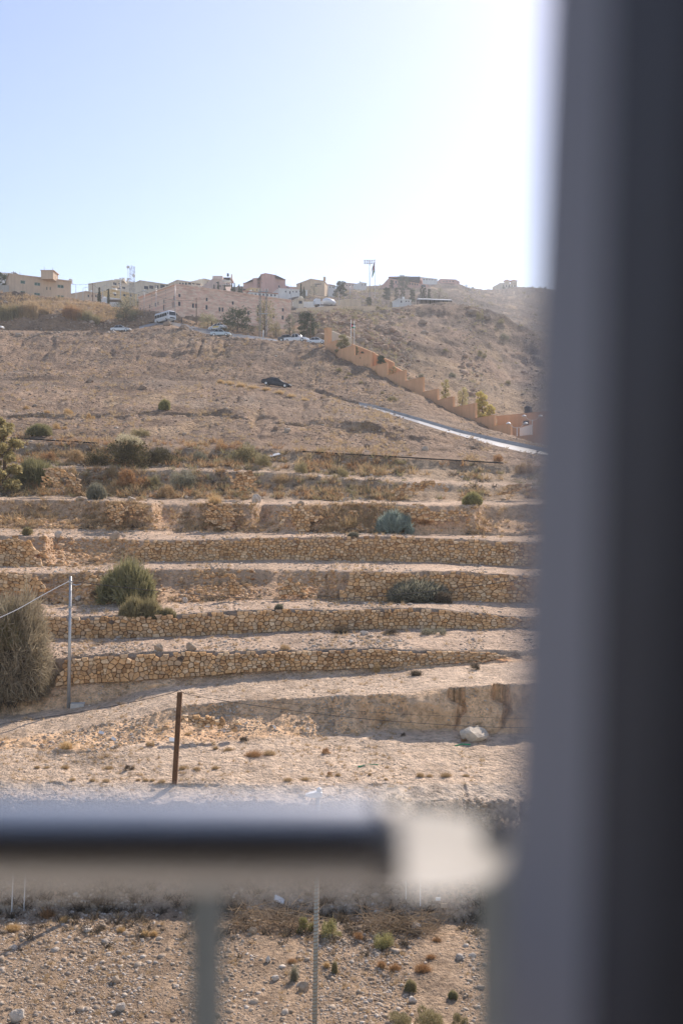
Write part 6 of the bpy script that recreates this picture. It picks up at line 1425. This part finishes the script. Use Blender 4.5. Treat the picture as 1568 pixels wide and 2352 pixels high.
slab(397, 1703, 17, 14, M_white, 'white stone slab beside the brown post', (.75, .2, .3)); slab(233, 1686, 12, 10, M_white, 'white tile fragment on the rubble heap, upper one', (.8, .3, .1)); slab(262, 1700, 11, 12, M_white, 'white tile fragment on the rubble heap, lower one', (.9, .5, -.3))
slab(476, 1669, 12, 10, M_white, 'pale grey slab stuck in the track bank', (1.0, .1, .1)); slab(513, 1681, 9, 9, M_white, 'small pale slab right of the grey one', (1.1, .4, 0)); slab(630, 1672, 8, 10, M_white, 'white piece of tile in the bank below the track', (1.2, .9, 0))
slab(640, 2070, 24, 14, M_white, 'white broken sheet among the dead branches', (.5, .5, .2)); slab(1018, 2085, 16, 30, plain('slab_tan', (.5,.4,.3), .9, .1, var=.2), 'upright tan slab in the embankment', (1.35, .05, .1)); slab(1005, 2070, 11, 30, M_white, 'upright pale slab left of the tan one', (1.4, .1, .1))
M_grn = plain('green_plastic', (.05,.35,.16), .6, .3)
for lab, a, b_ in (('strip of green plastic on the field, left one', (822,1763), (868,1758)), ('strip of green plastic on the field below the white boulder', (1045,1714), (1080,1712))):
    q0, q1 = hit(*a), hit(*b_); MB().tube([(0, 0, .02), tuple((q1-q0)*.5+Vector((0, .1, .04))), tuple(q1-q0+Vector((0, 0, .02)))], .025, 5).build('plastic_strip', M_grn, None, label=lab, cat='debris').location = q0

# -- lattice masts by the stone building
def lattice(root, x, D, z0, z1, w_, mat, name='lattice_leg', nseg=14, r=.035):
    for sx in (-1, 1):
        for sy in (-1, 1): MB().tube([(x+sx*w_/2, sy*w_/2, z0), (x+sx*w_/2, sy*w_/2, z1)], r, 5).build('upright', mat, root)
    m = MB()
    for i in range(nseg):
        a, b = z0+(z1-z0)*i/nseg, z0+(z1-z0)*(i+1)/nseg
        for sy in (-1, 1):
            s = 1 if i % 2 else -1; m.tube([(x-s*w_/2, sy*w_/2, a), (x+s*w_/2, sy*w_/2, b)], r*.8, 4); m.tube([(x-w_/2, sy*w_/2, b), (x+w_/2, sy*w_/2, b)], r*.7, 4)
        for sx in (-1, 1):
            s = 1 if i % 2 else -1; m.tube([(x+sx*w_/2, -s*w_/2, a), (x+sx*w_/2, s*w_/2, b)], r*.8, 4)
    m.build('lattice', mat, root)
DL = 226; pL = on(604, DL); hf = empty('lattice_mast', pL, label='twin lattice steel masts joined by crossbars in front of the feathery tree', cat='power pole'); sL = DL/F
zt1 = ZC+(CY-664.5)/F*DL-pL.z
for x in (597, 611.5): lattice(hf, (x-604)*sL, DL, -.5, zt1, 3.6*sL, M_mast, nseg=16, r=.035)
for yy in (669, 720): 
    z = ZC+(CY-yy)/F*DL-pL.z; MB().box(-11*sL, -.08, z-.08, 12*sL, .08, z+.08).build('crossarm', M_steel, hf)
for x in (594, 600, 609, 615): MB().tube([((x-604)*sL, 0, zt1-.3), ((x-604)*sL, 0, zt1+.25)], .06, 6).build('insulator', M_white, hf)
DT = 344; pT = on(300, DT); ct = empty('cell_tower', pT, label='lattice communication tower with aerials over the yellow house', cat='tower'); sT = DT/F; ztT = ZC+(CY-612)/F*DT-pT.z
lattice(ct, 3.5*sT, DT, -.5, ztT, 10*sT, M_mast, nseg=18, r=.04)
for i, (dx, y0, y1) in enumerate([(-6,610,622),(-5,624,636),(-7,640,646),(10,612,622),(9,625,640),(3,609,618),(-3,650,660),(9,645,655)]):
    MB().box((dx-.35)*sT, -.7, ZC+(CY-y1)/F*DT-pT.z, (dx+.35)*sT, -.45, ZC+(CY-y0)/F*DT-pT.z).build('aerial', M_steel, ct)
for dx, yy in ((-5, 614), (-4.5, 642), (8, 633)):
    d = MB(); d.lathe([(.55, 0), (.5, .14), (.1, .25)], 12); q = d.build('dish', M_white, ct); q.rotation_euler = (R(90), 0, 0); q.location = (dx*sT, -.8, ZC+(CY-yy)/F*DT-pT.z)
hn_, tH = pole('siren_pole', 'pole carrying a stack of round siren horns left of the lattice tower', 276.5, 0, 637, 2.0, M_steel, 338, cat='siren')
sH = 338/F
for i in range(6): MB().lathe([(.1, 0), (2.6*sH, .12), (2.6*sH, .22), (.1, .34)], 12).move(Matrix.Translation((0, 0, tH.z-hn_.location.z-.4-i*.5))).build('siren_horn', M_white, hn_)
PG = 'utility poles along the hilltop road'
for lab, x, D, yt, wd, mt, arms in [('wooden pole in front of the beige block',30.8,279,622,1.7,M_woodpole,((.4,.7,M_woodpole),)),('dark wooden pole left of the cypress',212.6,300,650,2.0,M_woodpole,()),('pale pole against the left flank of the stone building',331,249,664,1.2,M_steel,((.3,.5,M_steel),)),('grey pole against the flank of the stone building nearer its corner',358.5,246,655,1.1,M_steel,()),('tall pale pole at the corner of the stone building',402,247.5,654,1.3,M_steel,()),('brown wooden pole in front of the stone building beside the bright tree',451,240,683,2.0,M_woodpole,()),('brown wooden pole beside the green pine',713,214,712,1.8,M_woodpole,()),('short white post right of the lattice masts',604.5,219.5,758,2.4,M_white,()),('dark pole at the left end of the stone building',318.5,268,675,1.8,M_woodpole,()),('thin pole on the left slope of the government hill',804,430,656,1.4,M_steel,())]:
    pole('utility_pole', lab, x, 0, yt, wd, mt, D, arms, PG)
def street_lamp(x, D, ytop, label, arm=-1, group='street lamps on the hill'):
    p = on(x, D); s = D/F; h_ = ZC+(CY-ytop)/F*D-p.z; r = empty('street_lamp', p, label=label, cat='street lamp', group=group)
    MB().tube([(0, 0, -.4), (0, 0, h_)], [.09, .06], 8).build('post', M_steel, r)
    for a in ((arm,) if isinstance(arm, int) else arm):
        MB().tube([(0, 0, h_), (a*.6, 0, h_+.28), (a*1.5, 0, h_+.42)], .04, 6).build('arm', M_steel, r); MB().box(a*1.75-.3, -.11, h_+.36, a*1.75+.3, .11, h_+.47).build('lamp_head', M_white, r)
street_lamp(174, 292, 654, 'street lamp with its arm to the left beside the beige block', -1)
street_lamp(176, 288, 673, 'shorter street lamp below the arm of the taller one', 1); street_lamp(190.5, 312, 662, 'curved street lamp right of the beige block', 1)
street_lamp(236, 330, 657, 'street lamp above the grey beige house', 1); street_lamp(779, 345, 670, 'double armed street lamp above the truck yard', (-1, 1)); street_lamp(668, 380, 655, 'slim street lamp before the white house with small windows', -1)
def globe_lamp(x, D, ytop, label):
    p = on(x, D); s = D/F; h_ = ZC+(CY-ytop)/F*D-p.z; r = empty('globe_lamp', p, label=label, cat='street lamp', group='double lamps on the square')
    MB().tube([(0, 0, -.3), (0, 0, h_-.5)], .06, 8).build('post', M_white, r)
    for a in (-1, 1):
        MB().tube([(0, 0, h_-.6), (a*.5, 0, h_-.5), (a*1.05, 0, h_-.05)], .035, 6).build('arm', M_white, r); MB().lathe([(.05, -.1), (.36, -.02), (.34, .06), (.15, .2), (.03, .24)], 12).move(Matrix.Translation((a*1.2, 0, h_))).build('lamp_shade', M_white, r)
globe_lamp(1187, 139.5, 973, 'white double lamp beside the stepped wall foot'); globe_lamp(1222, 146, 956, 'taller white double lamp behind, close to the pillar')
# floodlight mast and flags
fm, tf = pole('floodlight_mast', 'tall floodlight mast beside the big flag', 848.6, 0, 600, 2.2, M_steel, 476, cat='floodlight'); sF = 476/F
MB().box(-8*sF, -.15, -.1, 8*sF, .15, .1).move(Matrix.Translation((0, 0, tf.z-fm.location.z-.9))).build('crossarm', M_steel, fm); MB().box(-7*sF, -.15, -.1, 7*sF, .15, .1).move(Matrix.Translation((0, 0, tf.z-fm.location.z+.2))).build('crossarm', M_steel, fm)
for i in range(5):
    for zz in (-.5, .5): MB().box(-.42, -.3, -.42, .42, 0, .42).move(Matrix.Translation(((i-2)*1.15, -.2, tf.z-fm.location.z-.3+zz*1.15))).build('floodlight', M_lens, fm)
F_R, F_G, F_K, F_W = plain('flag_red', (.45,.04,.05), .8, .1), plain('flag_green', (.02,.22,.10), .8, .1), plain('flag_black', (.02,.02,.02), .8, .1), plain('flag_white', (.75,.75,.74), .8, .1)
def flag(label, x, D, ypole, y0, y1, wpx, droop, side, poles=True, group=None, flag_on=True):
    fp, tp = pole('flagpole', label+' pole' if False else label, x, 0, ypole, 1.4 if D > 300 else 1.7, M_white, D, cat='flagpole', group=group); s = D/F
    if not flag_on: return fp
    z0, z1 = ZC+(CY-y0)/F*D-fp.location.z, ZC+(CY-y1)/F*D-fp.location.z
    fl = empty('flag', fp.location+Vector((0, 0, z1)), label=label.replace('pole', 'flag'), cat='flag'); Hh = z0-z1; n = 14
    # hanging cloth: three bands and a red triangle at the hoist with a small white star
    def q(u, v):    # u along the fly 0..1, v down 0..1
        xx = side*(u*wpx*s*(1-droop*.3)); zz = Hh*(1-v*(1-droop*.45)-u*droop*.5); yy = .25*math.sin(u*7+v*2)*Hh*.12
        return (xx, yy, max(0, zz))
    for b, mt in enumerate((F_K, F_W, F_G)):
        m = MB()
        for i in range(n): m.quad(q(i/n, b/3), q((i+1)/n, b/3), q((i+1)/n, (b+1)/3), q(i/n, (b+1)/3))
        m.build('band', mt, fl)
    m = MB(); k = 8
    for i in range(k):
        u0, u1 = i/k*.5, (i+1)/k*.5; h0, h1 = .5*(1-i/k), .5*(1-(i+1)/k)
        a = [Vector(q(u0, .5-h0)), Vector(q(u1, .5-h1)), Vector(q(u1, .5+h1)), Vector(q(u0, .5+h0))]; m.quad(*[p+Vector((0, -.03, 0)) for p in a])
    m.build('triangle', F_R, fl)
    st = MB(); c = Vector(q(.16, .5))+Vector((0, -.05, 0)); rr = Hh*.06; st.poly([c+Vector((math.sin(j*math.pi/7)*rr*(1 if j % 2 == 0 else .45), 0, math.cos(j*math.pi/7)*rr*(1 if j % 2 == 0 else .45))) for j in range(14)]); st.build('star', F_W, fl)
    return fp
flag('tall pole with a large flag hanging on the government hill', 860.5, 474, 594, 598, 638, 9, .9, -1)
flag('left pole with a small flag above the inner wall', 806, 206, 734, 742, 754, 11, .25, 1, group='flag poles by the stepped wall')
flag('right bare pole above the inner wall', 813.5, 205, 736, 0, 0, 1, 0, 1, group='flag poles by the stepped wall', flag_on=False)
wire('power line from the wooden pole by the beige block to the dark wooden pole', P(30.8,626,279), P(212.6,652,300), 1.2, .03); wire('power line on from the dark wooden pole to the flank of the stone building', P(212.6,653,300), P(331,667,249), 2.0, .03); wire('power line between the poles before the stone building', P(331,668,249), P(451,688,240), 1.0, .025)
# ================================================================= THE BALCONY: railing and pillar close to the lens
M_rail = plain('rail_polished_steel', (.80,.78,.75), .40, .5, 1.0, var=.04, scale=20)
M_highlight = plain('rail_highlight_pale', (.85,.82,.76), .5, .4, var=.04, scale=20)
_n = M_highlight.node_tree; _t = N(_n, 'ShaderNodeBsdfTranslucent'); _t.inputs[0].default_value = (.98,.96,.92,1); _m = N(_n, 'ShaderNodeMixShader'); _m.inputs[0].default_value = .9    # pale translucent colour stands in for the steel's glossy highlight
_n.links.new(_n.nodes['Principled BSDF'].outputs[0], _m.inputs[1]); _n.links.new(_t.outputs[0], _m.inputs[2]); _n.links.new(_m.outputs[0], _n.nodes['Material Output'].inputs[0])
M_post = plain('post_grey_paint', (.44,.46,.43), .4, .5, .15, var=.10, scale=15)
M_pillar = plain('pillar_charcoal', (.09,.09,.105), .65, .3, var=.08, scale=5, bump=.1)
DR = .50; sR = DR/F
rl = empty('balcony_railing', V(784, 2352, DR)+Vector((0, 0, -.85)), label='dark metal balcony railing out of focus across the bottom with a pale rounded end', cat='railing'); ro = rl.location
lz = lambda y, D=DR: ZC+(CY-y)/F*D-ro.z
lx_ = lambda x, D=DR: (x-CX)/F*D-ro.x
rr_ = 100*sR
zc = lz(1938)
MB().tube([(-1.6, 0, zc), (lx_(862), 0, zc)], rr_, 40, False).build('handrail', M_rail, rl, True)
MB().tube([(lx_(858), -.0005, zc), (lx_(918), -.0005, zc)], rr_*1.02, 40).build('highlight_fade', plain('rail_highlight_fade', (.55,.51,.46), .5, .4, .2, var=.08, scale=20), rl, True)  # mid-tone band painting the fade from dark rail into its highlight
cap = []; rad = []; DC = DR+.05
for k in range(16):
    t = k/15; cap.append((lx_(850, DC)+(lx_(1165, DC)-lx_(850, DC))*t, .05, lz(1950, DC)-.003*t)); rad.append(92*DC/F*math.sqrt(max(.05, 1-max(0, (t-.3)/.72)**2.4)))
MB().tube(cap, rad, 40, True).build('rail_end_highlight', M_highlight, rl, True)  # pale tube painted as the bright reflection at the rail's right end
# the posts stand a hand's breadth outside the handrail, which is held off them on brackets
DQ = DR+.28; oy = DQ-DR; zq = lz(1930, DQ)
for x0, x1 in ((434, 508), (1104, 1192)):
    a_, b_ = lx_(x0, DQ), lx_(x1, DQ); h_ = (b_-a_)/2
    q = [(a_, oy+.004), (a_+h_*.75, oy-h_*.62), (b_, oy+.010), (a_+h_*1.25, oy+h_*.8)]      # square tube set cornerwise
    MB().vprism(q, -.83, zq).build('baluster', M_post, rl)
    MB().tube([(a_+h_, oy, lz(1950, DQ)), (lx_((x0+x1)/2), .02, lz(1950))], .008, 8).build('bracket', M_post, rl)
MB().vprism([(-1.6, oy), (-1.58, oy-.02), (-1.56, oy), (-1.58, oy+.02)], -.83, zq).build('baluster', M_post, rl)
MB().tube([(-1.58, oy, lz(1950, DQ)), (-1.58, .02, zc)], .008, 8).build('bracket', M_post, rl)
MB().box(-1.6, oy-.02, -.86, lx_(1200, DQ), oy+.02, -.83).build('bottom_rail', M_post, rl)
# pillar: a folded metal leaf, a lighter return along its edge and a dark face
DP = .36
pl_ = empty('metal_pillar', Vector((0, DP, ZC-1.2)), label='dark grey metal pillar out of focus along the right side', cat='pillar'); po = pl_.location
def leaf(xt0, xb0, xt1, xb1, d0, d1, mat, name):
    # quad prism from frame top to bottom, leaning a little
    def pt(xt, xb, z, d):
        s = d/F; x_top, x_bot = (xt-CX)*s, (xb-CX)*s; f = (z+CY*DP/F)/(2*CY*DP/F); return (x_bot+(x_top-x_bot)*f-po.x, d-po.y, ZC+z-po.z)
    zt, zb = 1.3, -1.2; m = MB(); th = .012
    q = [pt(xt0, xb0, zb, d0), pt(xt1, xb1, zb, d1), (pt(xt1, xb1, zb, d1)[0], pt(xt1, xb1, zb, d1)[1]+th, zb+ZC-po.z), (pt(xt0, xb0, zb, d0)[0], pt(xt0, xb0, zb, d0)[1]+th, zb+ZC-po.z)]
    w_ = [pt(xt0, xb0, zt, d0), pt(xt1, xb1, zt, d1), (pt(xt1, xb1, zt, d1)[0], pt(xt1, xb1, zt, d1)[1]+th, zt+ZC-po.z), (pt(xt0, xb0, zt, d0)[0], pt(xt0, xb0, zt, d0)[1]+th, zt+ZC-po.z)]
    m.v = q+w_; m.f = [(0,1,5,4),(1,2,6,5),(2,3,7,6),(3,0,4,7),(4,5,6,7),(3,2,1,0)]; return m.build(name, mat, pl_)
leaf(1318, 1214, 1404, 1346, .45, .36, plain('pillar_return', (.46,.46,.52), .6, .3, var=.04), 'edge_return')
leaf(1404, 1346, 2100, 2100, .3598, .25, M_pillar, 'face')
# the balcony itself and the room behind the camera
MB().box(-2.2, -.3, ZC-1.4, 1.0, .95, ZC-1.20).build('balcony_floor', plain('balcony_concrete', (.36,.34,.31), .9, .1, var=.15), None, kind='structure')

M_room = plain('room_wall', (.045,.04,.036), .9, .1, var=.1)
MB().box(-3.2, -3.0, ZC-1.4, 2.6, -2.9, ZC+1.5).build('room_back_wall', M_room, None, kind='structure')
MB().box(-3.2, -2.9, ZC+1.35, 2.6, -.15, ZC+1.5).build('room_ceiling', M_room, None, kind='structure')
MB().box(-3.2, -2.9, ZC-1.4, 2.6, -.3, ZC-1.25).build('room_floor', M_room, None, kind='structure')
MB().box(-3.3, -2.9, ZC-1.4, -3.2, -.2, ZC+1.35).build('room_side_wall', M_room, None, kind='structure')
MB().box(2.5, -2.9, ZC-1.25, 2.6, -.2, ZC+1.35).build('room_side_wall', M_room, None, kind='structure')
# ================================================================= THE AIR
hz = bpy.data.materials.new('haze_air'); hz.use_nodes = True
hn = hz.node_tree; hn.nodes.remove(hn.nodes['Principled BSDF'])
pv = hn.nodes.new('ShaderNodeVolumePrincipled'); pv.inputs['Density'].default_value = HAZE
pv.inputs['Color'].default_value = (.90, .94, 1.0, 1); pv.inputs['Anisotropy'].default_value = .45
hn.links.new(pv.outputs[0], hn.nodes['Material Output'].inputs['Volume'])
top = max((o.matrix_world @ Vector(c)).z for o in COL.objects if o.type == 'MESH' for c in o.bound_box)+3 if False else 230
MB().box(-900, -30, -3, 1500, 1400, top).build('haze', hz, kind='stuff', label='pale blue haze hanging in the air of the valley')
